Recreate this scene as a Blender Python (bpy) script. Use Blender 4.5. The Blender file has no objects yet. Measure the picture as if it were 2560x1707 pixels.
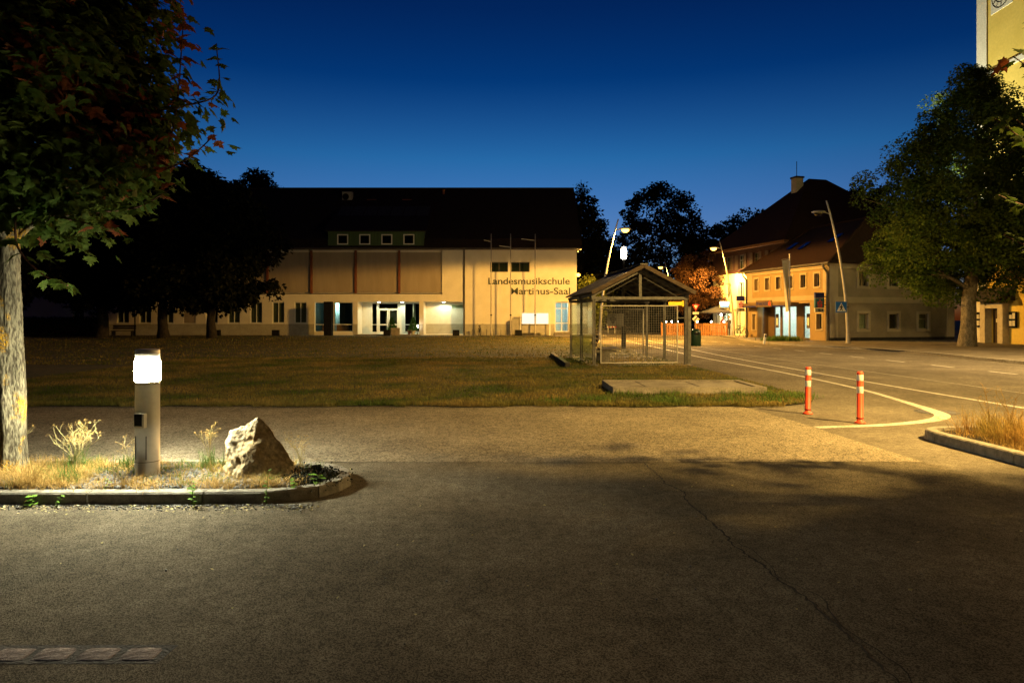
import bpy, bmesh, math, random
import numpy as np
from mathutils import Vector, Matrix, noise
R = math.radians
sc = bpy.context.scene
COL = sc.collection
# ---------------------------------------------------------------- camera, sky, exposure
cam = bpy.data.cameras.new('camera'); cam_o = bpy.data.objects.new('camera', cam); COL.objects.link(cam_o)
cam_o.location = (0, 0, 1.5); cam_o.rotation_euler = (R(90), 0, 0)
cam.lens = 24; cam.sensor_width = 36; cam.shift_y = -0.0221; cam.clip_end = 3000; cam.clip_start = .05
sc.camera = cam_o
w = bpy.data.worlds.new('World'); sc.world = w; w.use_nodes = True
nt = w.node_tree
sky = nt.nodes.new('ShaderNodeTexSky'); sky.sky_type = 'NISHITA'; sky.sun_disc = False
sky.sun_elevation = R(-4.5); sky.sun_rotation = 0; sky.ozone_density = 6; sky.dust_density = .5
tc = nt.nodes.new('ShaderNodeTexCoord'); sx = nt.nodes.new('ShaderNodeSeparateXYZ')
rp = nt.nodes.new('ShaderNodeValToRGB')          # dusk tint of the afterglow, by height only
SKY = [(0, (.46, .60, .30)), (.114, (.43, .54, .26)), (.2265, (.125, .55, .24)), (.33, (.008, .25, .16)), (.414, (.006, .17, .12)), (1, (.006, .12, .1))]
cr = rp.color_ramp
cr.elements[0].position, cr.elements[0].color = SKY[0][0], SKY[0][1] + (1,)
cr.elements[1].position, cr.elements[1].color = SKY[-1][0], SKY[-1][1] + (1,)
for p_, c_ in SKY[1:-1]:
    e = cr.elements.new(p_); e.color = c_ + (1,)
mul = nt.nodes.new('ShaderNodeMix'); mul.data_type = 'RGBA'; mul.blend_type = 'MULTIPLY'; mul.inputs[0].default_value = 1
sca = nt.nodes.new('ShaderNodeVectorMath'); sca.operation = 'SCALE'; sca.inputs[3].default_value = 218
L = nt.links.new
L(tc.outputs['Generated'], sx.inputs[0]); L(sx.outputs[2], rp.inputs[0])
L(sky.outputs[0], mul.inputs[6]); L(rp.outputs[0], mul.inputs[7]); L(mul.outputs[2], sca.inputs[0])
L(sca.outputs[0], nt.nodes['Background'].inputs[0]); nt.nodes['Background'].inputs[1].default_value = .1
vs = sc.view_settings
vs.view_transform = 'Standard'; vs.look = 'None'; vs.gamma = 1; vs.exposure = 0; vs.use_curve_mapping = False
try:
    sc.cycles.sample_clamp_indirect = 4; sc.cycles.max_bounces = 8; sc.cycles.transparent_max_bounces = 24
    sc.cycles.caustics_reflective = False; sc.cycles.caustics_refractive = False
except Exception:
    pass
SODIUM = (1, .50, .085); COOL = (.90, 1, .66); WARM = (1, .80, .5)

# ---------------------------------------------------------------- helpers
RG = random.Random(11); NR = np.random.default_rng(5)
def link(o, parent=None):
    COL.objects.link(o)
    if parent is not None: o.parent = parent
    return o
def tag(o, label=None, cat=None, group=None, kind=None):
    if label: o['label'] = label
    if cat: o['category'] = cat
    if group: o['group'] = group
    if kind: o['kind'] = kind
    return o
def thing(name, label, cat, loc=(0, 0, 0), rz=0, group=None):
    o = bpy.data.objects.new(name, None); o.empty_display_size = .1
    link(o); o.location = loc; o.rotation_euler = (0, 0, rz)
    return tag(o, label, cat, group)
def copy_tree(o, parent=None, **kw):
    c = o.copy(); link(c, parent)
    for ch in list(o.children): copy_tree(ch, c)
    return c
class Fr:
    """a wall's own frame: u along it, d into it, z up"""
    def __init__(s, o, U, I): s.o, s.U, s.I = o, U, I
    def pt(s, u, d, z): return (s.o[0] + u * s.U[0] + d * s.I[0], s.o[1] + u * s.U[1] + d * s.I[1], z)
F0 = Fr((0, 0), (1, 0), (0, 1))
BOXF = [(0, 3, 2, 1), (4, 5, 6, 7), (0, 1, 5, 4), (1, 2, 6, 5), (2, 3, 7, 6), (3, 0, 4, 7)]
class MB:
    def __init__(s): s.v = []; s.f = []
    def add(s, v, f):
        n = len(s.v); s.v += [tuple(p) for p in v]; s.f += [tuple(i + n for i in q) for q in f]; return s
    def fbox(s, F, u0, u1, d0, d1, z0, z1):
        return s.add([F.pt(u, d, z) for z in (z0, z1) for u, d in ((u0, d0), (u1, d0), (u1, d1), (u0, d1))], BOXF)
    def box(s, x0, x1, y0, y1, z0, z1): return s.fbox(F0, x0, x1, y0, y1, z0, z1)
    def quad(s, *p): return s.add(p, [tuple(range(len(p)))])
    def beam(s, a, b, w_, h_=None):
        a, b = Vector(a), Vector(b); t = (b - a).normalized(); h_ = h_ or w_
        up = Vector((0, 0, 1)) if abs(t.z) < .95 else Vector((1, 0, 0))
        sd = t.cross(up).normalized() * w_ / 2; u = sd.cross(t).normalized() * h_ / 2
        return s.add([p + q for p in (a, b) for q in (-sd - u, sd - u, sd + u, -sd + u)], BOXF)
    def tube(s, pts, rs, n=8, cap=True, rough=0, seed=0):
        pts = [Vector(p) for p in pts]; m = len(pts)
        if not hasattr(rs, '__len__'): rs = [rs] * m
        n0 = len(s.v); ref = None
        for i, p in enumerate(pts):
            t = (pts[min(i + 1, m - 1)] - pts[max(i - 1, 0)]).normalized()
            if ref is None: ref = t.orthogonal().normalized() if abs(t.z) < .9 else (Vector((1, 0, 0)) - t * t.x).normalized()
            ref = (ref - t * ref.dot(t)).normalized(); b = t.cross(ref)
            for k in range(n):
                a = 2 * math.pi * k / n; d = ref * math.cos(a) + b * math.sin(a); r = rs[i]
                if rough: r *= 1 + rough * noise.noise(Vector((d.x * 2.5 + seed, d.y * 2.5, p.z * 2.0)))+ rough * .5 * noise.noise(Vector((d.x * 9 + seed, d.y * 9, p.z * 3)))
                s.v.append(tuple(p + d * r))
        for i in range(m - 1):
            for k in range(n):
                a, b_ = n0 + i * n + k, n0 + i * n + (k + 1) % n
                s.f.append((a, b_, b_ + n, a + n))
        if cap:
            s.f.append(tuple(n0 + k for k in reversed(range(n)))); s.f.append(tuple(n0 + (m - 1) * n + k for k in range(n)))
        return s
    def lathe(s, prof, n=24, c=(0, 0)):
        n0 = len(s.v); m = len(prof)
        for r, z in prof:
            for k in range(n):
                a = 2 * math.pi * k / n; s.v.append((c[0] + r * math.cos(a), c[1] + r * math.sin(a), z))
        for i in range(m - 1):
            for k in range(n):
                a, b_ = n0 + i * n + k, n0 + i * n + (k + 1) % n
                s.f.append((a, b_, b_ + n, a + n))
        s.f.append(tuple(n0 + k for k in reversed(range(n)))); s.f.append(tuple(n0 + (m - 1) * n + k for k in range(n)))
        return s
    def prism(s, poly, z0, z1):
        n = len(poly); v = [(x, y, z0) for x, y in poly] + [(x, y, z1) for x, y in poly]
        f = [tuple(reversed(range(n))), tuple(range(n, 2 * n))] + [(i, (i + 1) % n, (i + 1) % n + n, i + n) for i in range(n)]
        return s.add(v, f)
    def wall(s, F, u0, u1, z0, z1, th, ops=()):
        us = sorted({u0, u1} | {x for o in ops for x in o[:2]}); zs = sorted({z0, z1} | {x for o in ops for x in o[2:4]})
        solid = lambda a, b: u0 < a < u1 and z0 < b < z1 and not any(o[0] < a < o[1] and o[2] < b < o[3] for o in ops)
        for i in range(len(us) - 1):
            for j in range(len(zs) - 1):
                ua, ub, za, zb = us[i], us[i + 1], zs[j], zs[j + 1]; um, zm = (ua + ub) / 2, (za + zb) / 2
                if not solid(um, zm): continue
                P = F.pt
                s.quad(P(ua, 0, za), P(ub, 0, za), P(ub, 0, zb), P(ua, 0, zb)); s.quad(P(ub, th, za), P(ua, th, za), P(ua, th, zb), P(ub, th, zb))
                e = 1e-3
                if not solid(ua - e, zm): s.quad(P(ua, th, za), P(ua, 0, za), P(ua, 0, zb), P(ua, th, zb))
                if not solid(ub + e, zm): s.quad(P(ub, 0, za), P(ub, th, za), P(ub, th, zb), P(ub, 0, zb))
                if not solid(um, za - e): s.quad(P(ua, th, za), P(ub, th, za), P(ub, 0, za), P(ua, 0, za))
                if not solid(um, zb + e): s.quad(P(ua, 0, zb), P(ub, 0, zb), P(ub, th, zb), P(ua, th, zb))
        return s
    def obj(s, name, mat, parent=None, smooth=False, label=None):
        me = bpy.data.meshes.new(name); me.from_pydata(s.v, [], s.f); me.materials.append(mat)
        if smooth: me.polygons.foreach_set('use_smooth', [True] * len(me.polygons))
        me.update()
        o = link(bpy.data.objects.new(name, me), parent)
        if label: o['label'] = label
        return o
def np_obj(name, V, Fc, mat, parent=None, smooth=False):
    V = np.asarray(V, dtype=np.float32).reshape(-1, 3); Fc = np.asarray(Fc, dtype=np.int32); k = Fc.shape[1]
    me = bpy.data.meshes.new(name); me.vertices.add(len(V)); me.vertices.foreach_set('co', V.ravel())
    me.loops.add(Fc.size); me.loops.foreach_set('vertex_index', Fc.ravel())
    me.polygons.add(len(Fc)); me.polygons.foreach_set('loop_start', np.arange(0, Fc.size, k, dtype=np.int32))
    me.update(calc_edges=True); me.materials.append(mat)
    if smooth: me.polygons.foreach_set('use_smooth', np.ones(len(Fc), dtype=bool))
    return link(bpy.data.objects.new(name, me), parent)
def sheet(name, poly, z, mat, kind='structure'):
    o = MB().quad(*[(x, y, z) for x, y in poly]).obj(name, mat); tag(o, kind=kind); return o
def smooth_path(pts, k=8):
    pts = [Vector(p) for p in pts]; out = []
    for i in range(len(pts) - 1):
        p0, p1, p2, p3 = pts[max(i - 1, 0)], pts[i], pts[i + 1], pts[min(i + 2, len(pts) - 1)]
        for j in range(k):
            t = j / k
            out.append(.5 * ((2 * p1) + (p2 - p0) * t + (2 * p0 - 5 * p1 + 4 * p2 - p3) * t * t + (3 * p1 - p0 - 3 * p2 + p3) * t ** 3))
    return out + [pts[-1]]

# ---------------------------------------------------------------- materials
def newmat(name):
    m = bpy.data.materials.new(name); m.use_nodes = True
    n = m.node_tree; return m, n, n.nodes['Principled BSDF'], n.links.new
def tex(n, kind, scale, coord=None, stretch=(1, 1, 1), detail=4, **kw):
    t = n.nodes.new(kind); t.inputs['Scale'].default_value = scale
    if 'Detail' in t.inputs: t.inputs['Detail'].default_value = detail
    c = n.nodes.new('ShaderNodeTexCoord'); mp = n.nodes.new('ShaderNodeMapping'); mp.inputs['Scale'].default_value = stretch
    n.links.new(c.outputs['Object'], mp.inputs[0]); n.links.new(mp.outputs[0], t.inputs['Vector']); return t
def ramp(n, src, stops):
    r = n.nodes.new('ShaderNodeValToRGB'); e = r.color_ramp.elements
    g = lambda c: tuple(c) + (1,) if hasattr(c, '__len__') else (c, c, c, 1)
    e[0].position, e[0].color = stops[0][0], g(stops[0][1]); e[1].position, e[1].color = stops[-1][0], g(stops[-1][1])
    for p, c in stops[1:-1]: x = e.new(p); x.color = g(c)
    n.links.new(src, r.inputs[0]); return r.outputs[0]
def mix(n, a, b, fac=1, blend='MULTIPLY'):
    m = n.nodes.new('ShaderNodeMix'); m.data_type = 'RGBA'; m.blend_type = blend
    for i, x in ((0, fac), (6, a), (7, b)):
        if hasattr(x, 'is_linked') or hasattr(x, 'links'): n.links.new(x, m.inputs[i])
        elif i == 0: m.inputs[0].default_value = x
        else: m.inputs[i].default_value = tuple(x) + (1,)
    return m.outputs[2]
def bump(n, b, src, strength, dist=.01, prev=None):
    k = n.nodes.new('ShaderNodeBump'); k.inputs['Strength'].default_value = strength; k.inputs['Distance'].default_value = dist
    n.links.new(src, k.inputs['Height'])
    if prev is not None: n.links.new(prev, k.inputs['Normal'])
    n.links.new(k.outputs[0], b.inputs['Normal']); return k.outputs[0]
def M(name, c1, c2=None, scale=3, rough=.8, bmp=0, bscale=40, metal=0, spec=.3, stretch=(1, 1, 1), dirt=.12):
    m, n, b, l = newmat(name)
    c2 = c2 or tuple(x * .75 for x in c1)
    t = tex(n, 'ShaderNodeTexNoise', scale, stretch=stretch)
    col = ramp(n, t.outputs[0], [(.32, c2), (.68, c1)])
    if dirt:
        t2 = tex(n, 'ShaderNodeTexNoise', scale * 9, stretch=stretch, detail=6)
        col = mix(n, col, ramp(n, t2.outputs[0], [(.3, 1 - dirt * 2), (.7, 1)]))
    l(col, b.inputs['Base Color']); b.inputs['Roughness'].default_value = rough; b.inputs['Metallic'].default_value = metal
    b.inputs['Specular IOR Level'].default_value = spec
    if bmp:
        t3 = tex(n, 'ShaderNodeTexNoise', bscale, stretch=stretch, detail=5); bump(n, b, t3.outputs[0], bmp, .02)
    return m
def EM(name, c, s):
    m = bpy.data.materials.new(name); m.use_nodes = True; n = m.node_tree; n.nodes.clear()
    e = n.nodes.new('ShaderNodeEmission'); e.inputs[0].default_value = tuple(c) + (1,); e.inputs[1].default_value = s
    o = n.nodes.new('ShaderNodeOutputMaterial'); n.links.new(e.outputs[0], o.inputs[0]); return m
def GLASS(name, tint=(.75, .85, .8), refl=.12, rough=.02):
    m = bpy.data.materials.new(name); m.use_nodes = True; n = m.node_tree; n.nodes.clear()
    t = n.nodes.new('ShaderNodeBsdfTransparent'); t.inputs[0].default_value = tint + (1,)
    g = n.nodes.new('ShaderNodeBsdfGlossy'); g.inputs['Roughness'].default_value = rough
    f = n.nodes.new('ShaderNodeLayerWeight'); f.inputs[0].default_value = .5; pw_ = n.nodes.new('ShaderNodeMath'); pw_.operation = 'POWER'; pw_.inputs[1].default_value = 5; n.links.new(f.outputs['Facing'], pw_.inputs[0])
    a = n.nodes.new('ShaderNodeMath'); a.operation = 'MULTIPLY_ADD'; a.inputs[1].default_value = .85; a.inputs[2].default_value = refl * .6; a.use_clamp = True; n.links.new(pw_.outputs[0], a.inputs[0])
    x = n.nodes.new('ShaderNodeMixShader'); o = n.nodes.new('ShaderNodeOutputMaterial')
    n.links.new(a.outputs[0], x.inputs[0]); n.links.new(t.outputs[0], x.inputs[1]); n.links.new(g.outputs[0], x.inputs[2]); n.links.new(x.outputs[0], o.inputs[0]); return m
def ASPHALT(name, dark, mid, light, grain, bmp, patch=.5):
    m, n, b, l = newmat(name)
    v = tex(n, 'ShaderNodeTexVoronoi', grain)
    sp = n.nodes.new('ShaderNodeSeparateColor'); l(v.outputs['Color'], sp.inputs[0])
    col = ramp(n, sp.outputs[0], [(0, dark), (.55, mid), (.86, mid), (1, light)])
    f = tex(n, 'ShaderNodeTexNoise', grain * 1.7, detail=3); col = mix(n, col, ramp(n, f.outputs[0], [(.3, .6), (.7, 1.2)]))
    p0 = tex(n, 'ShaderNodeTexNoise', .28, detail=3); col = mix(n, col, ramp(n, p0.outputs[0], [(.35, .8), (.65, 1.12)]))
    p = tex(n, 'ShaderNodeTexNoise', 1.1, detail=7); col = mix(n, col, ramp(n, p.outputs[0], [(.3, 1 - patch * .55), (.7, 1.1)]))
    p2 = tex(n, 'ShaderNodeTexNoise', 9, detail=4); col = mix(n, col, ramp(n, p2.outputs[0], [(.35, .8), (.65, 1.1)]))
    l(col, b.inputs['Base Color']); b.inputs['Roughness'].default_value = 1; b.inputs['Specular IOR Level'].default_value = .02
    k = bump(n, b, v.outputs['Distance'], bmp, .006); bump(n, b, f.outputs[0], bmp, .004, k)
    return m
def LEAF(name, c1, c2, trans=.35, scale=1.5):
    m = bpy.data.materials.new(name); m.use_nodes = True; n = m.node_tree; b = n.nodes['Principled BSDF']
    t = tex(n, 'ShaderNodeTexNoise', scale, detail=3); t2 = tex(n, 'ShaderNodeTexNoise', scale * 14, detail=2)
    col = mix(n, ramp(n, t.outputs[0], [(.35, c1), (.65, c2)]), ramp(n, t2.outputs[0], [(.3, .6), (.7, 1.3)]))
    n.links.new(col, b.inputs['Base Color']); b.inputs['Roughness'].default_value = .7; b.inputs['Specular IOR Level'].default_value = .06
    tr = n.nodes.new('ShaderNodeBsdfTranslucent'); n.links.new(col, tr.inputs[0])
    x = n.nodes.new('ShaderNodeMixShader'); x.inputs[0].default_value = trans
    n.links.new(b.outputs[0], x.inputs[1]); n.links.new(tr.outputs[0], x.inputs[2]); n.links.new(x.outputs[0], n.nodes['Material Output'].inputs[0]); return m
def BARK(name, c1, c2, lichen=None):
    m, n, b, l = newmat(name)
    t = tex(n, 'ShaderNodeTexNoise', 55, stretch=(1, 1, .28), detail=7); t_b = tex(n, 'ShaderNodeTexNoise', 9, stretch=(1, 1, .5), detail=4)
    col = mix(n, ramp(n, t.outputs[0], [(.40, c2), (.58, c1)]), ramp(n, t_b.outputs[0], [(.3, .5), (.7, 1.15)]))
    if lichen:
        a = tex(n, 'ShaderNodeTexNoise', 5, stretch=(1, 1, .8), detail=3); f = tex(n, 'ShaderNodeTexNoise', 70, detail=2)
        msk = mix(n, ramp(n, a.outputs[0], [(.54, 0), (.62, 1)]), ramp(n, f.outputs[0], [(.42, 0), (.55, 1)]))
        col = mix(n, col, lichen, msk, 'MIX')
    l(col, b.inputs['Base Color']); b.inputs['Roughness'].default_value = .95; b.inputs['Specular IOR Level'].default_value = .1
    bump(n, b, t.outputs[0], 1.0, .02); return m
def ROOF(name, c1, c2, sx_=6, sz=4):
    m, n, b, l = newmat(name)
    k = tex(n, 'ShaderNodeTexBrick', 1, stretch=(sx_, sz, sz)); k.inputs['Color1'].default_value = c1 + (1,); k.inputs['Color2'].default_value = c2 + (1,)
    k.inputs['Mortar'].default_value = tuple(x * .3 for x in c2) + (1,); k.inputs['Mortar Size'].default_value = .03
    l(k.outputs[0], b.inputs['Base Color']); b.inputs['Roughness'].default_value = .9; b.inputs['Specular IOR Level'].default_value = .1
    bump(n, b, k.outputs['Fac'], -.5, .03); return m
mt = {}
mt['asphalt'] = ASPHALT('forecourt_asphalt', (.046, .038, .027), (.083, .070, .049), (.21, .18, .13), 150, .6)
mt['chip'] = ASPHALT('chip_seal', (.06, .05, .035), (.145, .122, .083), (.34, .29, .21), 75, .9, .35)
mt['road'] = ASPHALT('road_asphalt', (.055, .048, .037), (.115, .10, .076), (.20, .175, .135), 120, .5, .45)
mt['paving'] = M('pale_paving', (.30, .27, .21), (.20, .18, .14), 2, .9, .3, 60)
mt['walk'] = M('worn_pavement', (.20, .17, .12), (.10, .085, .06), 1.3, .9, .4, 50)
mt['soil'] = M('soil', (.05, .037, .024), (.02, .015, .01), 6, 1, .6, 60)
mt['paint'] = M('road_paint', (.70, .66, .56), (.46, .43, .35), 4, .8, .2, 80, dirt=.3)
_n = mt['paint'].node_tree; _w = tex(_n, 'ShaderNodeTexNoise', 38, detail=8); _c = mix(_n, (.10, .088, .068), _n.nodes['Principled BSDF'].inputs['Base Color'].links[0].from_socket, ramp(_n, _w.outputs[0], [(.36, 0), (.46, 1)]), 'MIX'); _n.links.new(_c, _n.nodes['Principled BSDF'].inputs['Base Color'])
mt['paint_thin'] = M('worn_road_paint', (.40, .37, .30), (.20, .18, .14), 5, .8, 0)
mt['crack'] = M('crack', (.012, .010, .008), rough=1)
mt['granite'] = M('kerb_granite', (.27, .245, .195), (.15, .135, .105), 14, .85, .5, 90, dirt=.2)
mt['concrete'] = M('concrete', (.27, .24, .19), (.15, .13, .10), 3, .9, .5, 50, dirt=.2)
mt['darkstone'] = M('dark_stone', (.045, .04, .035), (.02, .018, .015), 5, .8, .3)
mt['cobble'] = M('cobble_granite', (.33, .26, .225), (.15, .11, .095), 22, .9, .8, 45, dirt=.3, spec=.05)
mt['rock'] = M('boulder', (.36, .30, .20), (.27, .19, .09), 4, .95, 1.0, 26, dirt=.3)
mt['slate'] = M('slate_chips', (.17, .165, .155), (.06, .058, .054), 9, .7, .2)
mt['alu'] = M('brushed_aluminium', (.50, .46, .38), (.44, .40, .33), 3, .45, 0, metal=.25, dirt=.05)
mt['steel'] = M('galvanised_steel', (.18, .17, .155), (.10, .095, .085), 9, .55, .1, metal=.5, dirt=.15)
mt['polesteel'] = M('lamp_pole_steel', (.40, .37, .32), (.31, .29, .25), 4, .5, 0, metal=.3)
mt['black'] = M('black_metal', (.012, .012, .012), (.007, .007, .007), 4, .8, spec=.08)
mt['bollard_lamp'] = EM('bollard_lamp_glow', (1, .98, .72), 600)
mt['sodium'] = EM('sodium_glow', (1, .50, .075), 9)
mt['whitelamp'] = EM('white_lamp_glow', (1, .92, .72), 40)
mt['cool_em'] = EM('cool_lamp_glow', (.9, 1, .85), 14)
mt['blue_em'] = EM('fluorescent_glow', (.75, .92, 1), 6)
mt['plaster'] = M('school_plaster', (.74, .70, .60), (.66, .62, .52), 1.2, .9, .15, 60, dirt=.05)
mt['plinth'] = M('school_plinth', (.44, .42, .34), (.36, .34, .27), 2, .9, .2, 60, dirt=.1)
mt['whiteframe'] = M('white_frame', (.72, .72, .66), (.66, .66, .60), 3, .5, dirt=.04)
mt['darkframe'] = M('dark_frame', (.10, .09, .075), (.07, .06, .05), 3, .5)
mt['redsteel'] = M('rust_red_post', (.22, .075, .035), (.16, .05, .025), 4, .7)
mt['blind'] = M('grey_fabric_blind', (.34, .285, .22), (.29, .24, .18), .6, .9, 0, 3, stretch=(3, 1, .5), dirt=.04)
mt['sroof'] = ROOF('school_roof_tile', (.030, .020, .016), (.020, .014, .012), 3.2, 3.6)
mt['broof'] = ROOF('old_roof_tile', (.034, .016, .010), (.020, .010, .007), 5, 4)
mt['greenboard'] = M('green_boarding', (.075, .13, .055), (.05, .09, .04), 3, .8, .4, 6, stretch=(6, 1, .2))
mt['glass'] = GLASS('window_glass', (.80, .86, .80), .10)
mt['clear'] = GLASS('shelter_glass', (.84, .92, .84), .10)
mt['curtain'] = M('curtain', (.22, .21, .16), (.12, .115, .09), 6, .9, stretch=(6, 1, .2))
mt['room'] = M('dark_interior', (.05, .06, .055), (.03, .035, .03), 1, .9)
mt['whiteroom'] = M('pale_interior', (.6, .63, .62), (.5, .53, .52), 1, .8)
mt['letters'] = M('dark_green_letters', (.045, .055, .025), (.04, .045, .02), 2, .5, dirt=0)
mt['bank'] = M('ochre_plaster', (.245, .165, .070), (.215, .145, .061), 1.5, .9, .15, 60, dirt=.06)
mt['bankgrey'] = M('grey_plaster', (.30, .26, .21), (.24, .21, .17), 1.5, .9, .15, 60, dirt=.08)
mt['trim'] = M('pale_trim', (.31, .24, .135), (.275, .21, .12), 2, .9, .1, 60, dirt=.05)
mt['trimgrey'] = M('pale_grey_trim', (.42, .37, .30), (.36, .32, .26), 2, .9, .1, 60, dirt=.05)
mt['brownred'] = M('brick_red_render', (.040, .014, .007), (.03, .011, .006), 2, .9, .2)
mt['cream'] = M('cream_render', (.70, .66, .42), (.62, .58, .36), 2, .9, .1)
mt['bronze'] = M('bronze_cladding', (.12, .075, .035), (.09, .055, .025), 2, .5)
mt['navy'] = M('navy_panel', (.008, .012, .10), rough=.5, dirt=0)
mt['signblue'] = M('blue_grey_panel', (.025, .10, .15), rough=.5, dirt=0)
mt['signgrey'] = M('grey_sign_panel', (.35, .33, .27), rough=.5, dirt=.03)
mt['signwhite'] = M('white_sign_panel', (.78, .77, .72), rough=.5, dirt=.03)
mt['signred'] = M('red_print', (.62, .035, .02), rough=.5, dirt=0)
mt['crossblue'] = M('traffic_blue', (.015, .13, .50), rough=.4, dirt=0)
mt['church'] = M('yellow_church_plaster', (.68, .52, .13), (.60, .45, .10), .8, .9, .12, 50, dirt=.06)
mt['churchwhite'] = M('white_church_trim', (.72, .69, .60), (.64, .61, .52), 1.5, .9, .1)
mt['sandstone'] = M('portal_stone', (.52, .46, .34), (.40, .35, .26), 6, .9, .3)
mt['door'] = M('dark_oak', (.05, .03, .018), (.03, .018, .01), 6, .6, .3, 30, stretch=(8, 8, 1))
mt['redplastic'] = M('red_post_plastic', (.78, .085, .03), (.68, .065, .022), 5, .45, .05, dirt=.08)
mt['whiteband'] = M('white_reflective_band', (.80, .78, .72), rough=.4, dirt=.08)
mt['bin'] = M('dark_green_bin', (.012, .035, .018), (.008, .022, .012), 4, .35)
mt['wood'] = M('weathered_wood', (.17, .12, .075), (.08, .055, .035), 6, .85, .4, 30, stretch=(1, 8, 8))
mt['fencewood'] = M('orange_fence_wood', (.50, .24, .09), (.38, .17, .06), 5, .8)
mt['paper'] = M('notice_paper', (.62, .60, .50), (.52, .50, .42), 3, .8)
mt['ochresign'] = M('yellow_stop_sign', (.72, .52, .06), rough=.5, dirt=0)
mt['flagcloth'] = M('banner_cloth', (.42, .37, .28), (.34, .30, .22), 2, .8)
mt['lawn'] = M('lawn_ground', (.085, .070, .022), (.045, .050, .014), .7, 1, .8, 45, dirt=.35)
mt['grass'] = LEAF('lawn_blades', (.065, .095, .018), (.25, .18, .055), .3, .6)
mt['greenblade'] = LEAF('green_blades', (.06, .12, .02), (.11, .16, .035), .35, 2)
mt['straw'] = LEAF('dry_straw', (.46, .30, .10), (.26, .17, .055), .35, 3)
mt['tallgrass'] = LEAF('tall_dry_grass', (.34, .19, .055), (.17, .14, .035), .35, 2)
mt['weed'] = LEAF('weed_leaf', (.09, .19, .025), (.15, .25, .04), .35, 5)
mt['stemstraw'] = LEAF('dead_stem', (.42, .33, .17), (.30, .28, .12), .2, 6)
mt['redleaf'] = LEAF('red_weed_leaf', (.42, .10, .04), (.30, .12, .04), .3, 6)
mt['maple'] = LEAF('maple_leaf', (.028, .055, .008), (.055, .070, .012), .4, 1.8)
mt['maplered'] = LEAF('red_maple_leaf', (.15, .035, .013), (.12, .05, .018), .4, 1.8)
mt['lime'] = LEAF('lime_leaf', (.050, .095, .012), (.105, .140, .022), .35, 1.2)
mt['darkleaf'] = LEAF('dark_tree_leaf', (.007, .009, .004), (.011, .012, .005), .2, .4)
mt['copper'] = LEAF('copper_leaf', (.080, .038, .018), (.115, .058, .027), .25, .7)
mt['bush'] = LEAF('bush_leaf', (.10, .13, .025), (.16, .17, .04), .3, 1)
mt['topiary'] = LEAF('topiary_leaf', (.03, .10, .02), (.06, .15, .03), .3, 4)
mt['bark'] = BARK('maple_bark', (.15, .13, .083), (.05, .04, .025), (.28, .15, .012))
mt['limebark'] = BARK('lime_bark', (.27, .23, .16), (.13, .11, .075))
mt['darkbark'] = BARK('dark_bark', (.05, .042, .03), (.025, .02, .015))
mt['twig'] = M('red_brown_twig', (.13, .055, .03), (.07, .035, .02), 10, .8)
mt['skin'] = M('skin', (.45, .26, .17), rough=.6, dirt=0)
for k_, c_ in (('shirtred', (.40, .12, .05)), ('shirtdark', (.04, .04, .05)), ('shirtpale', (.40, .36, .30)), ('hair', (.03, .02, .014)), ('pot', (.42, .15, .06))):
    mt[k_] = M(k_, c_, rough=.8)

# ---------------------------------------------------------------- lights
def lamp(name, kind, loc, power, color, parent=None, size=.12, spot=None, blend=.4, target=None):
    d = bpy.data.lights.new(name, kind); d.energy = power; d.color = color
    if kind == 'SPOT': d.spot_size = R(spot); d.spot_blend = blend
    if kind != 'AREA': d.shadow_soft_size = size
    else: d.size = size
    o = link(bpy.data.objects.new(name, d), parent); o.location = loc
    if target is not None: o.rotation_euler = (Vector(target) - Vector(loc)).to_track_quat('-Z', 'Y').to_euler()
    return o
# ---------------------------------------------------------------- leaf masses and trees
def unit(a): return a / (np.linalg.norm(a, axis=-1, keepdims=True) + 1e-9)
T_DIA = (np.array([(0, 0, 0), (.34, .45, .07), (0, 1, -.05), (-.34, .45, .07)]), np.array([(0, 1, 2, 3)]))
_h = [(.0, -.02), (.16, -.12), (.27, .0), (.50, -.02), (.42, .14), (.66, .34), (.42, .36), (.30, .46), (.20, .48), (.26, .74), (.13, .72), (0, 1.02)]
_o = [(x, y) for x, y in _h] + [(-x, y) for x, y in reversed(_h[1:-1])]
_mv = [(0, .32, .05)] + [(x, y, -.22 * abs(x) - .12 * y * y) for x, y in _o]
T_MAPLE = (np.array(_mv), np.array([(0, i + 1, (i + 1) % len(_o) + 1) for i in range(len(_o))]))
def leaf_frames(out, up=.7, ow=.5, rnd=.6, droop=.4):
    N = len(out); z = np.array([0, 0, 1.0])
    n = unit(up * z + ow * out + rnd * NR.normal(size=(N, 3)))
    t = .7 * out + .8 * NR.normal(size=(N, 3)) - droop * z
    t = unit(t - n * np.sum(t * n, axis=1, keepdims=True)); return np.cross(t, n), t, n
def leaf_mass(name, pos, out, size, tpl, mat, parent=None, frames=None, **kw):
    b, t, n = frames if frames is not None else leaf_frames(out, **kw)
    tv, tf = tpl; s = np.asarray(size).reshape(-1, 1, 1)
    V = pos[:, None, :] + s * (tv[None, :, 0:1] * b[:, None, :] + tv[None, :, 1:2] * t[:, None, :] + tv[None, :, 2:3] * n[:, None, :])
    Fc = (tf[None] + (np.arange(len(pos)) * len(tv))[:, None, None]).reshape(-1, tf.shape[1])
    return np_obj(name, V, Fc, mat, parent)
PROF = {'round': lambda h: np.sqrt(np.maximum(0, 1 - h * h)) ** .8,
        'cone': lambda h: np.minimum(1, (h + 1) * 2.6) ** .6 * (1 - ((h + 1) / 2) ** 1.9) ** .75,
        'dome': lambda h: np.minimum(1, (h + 1) * 3.5) ** .5 * np.sqrt(np.maximum(0, 1 - ((h + 1) / 2) ** 2.6))}
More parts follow.
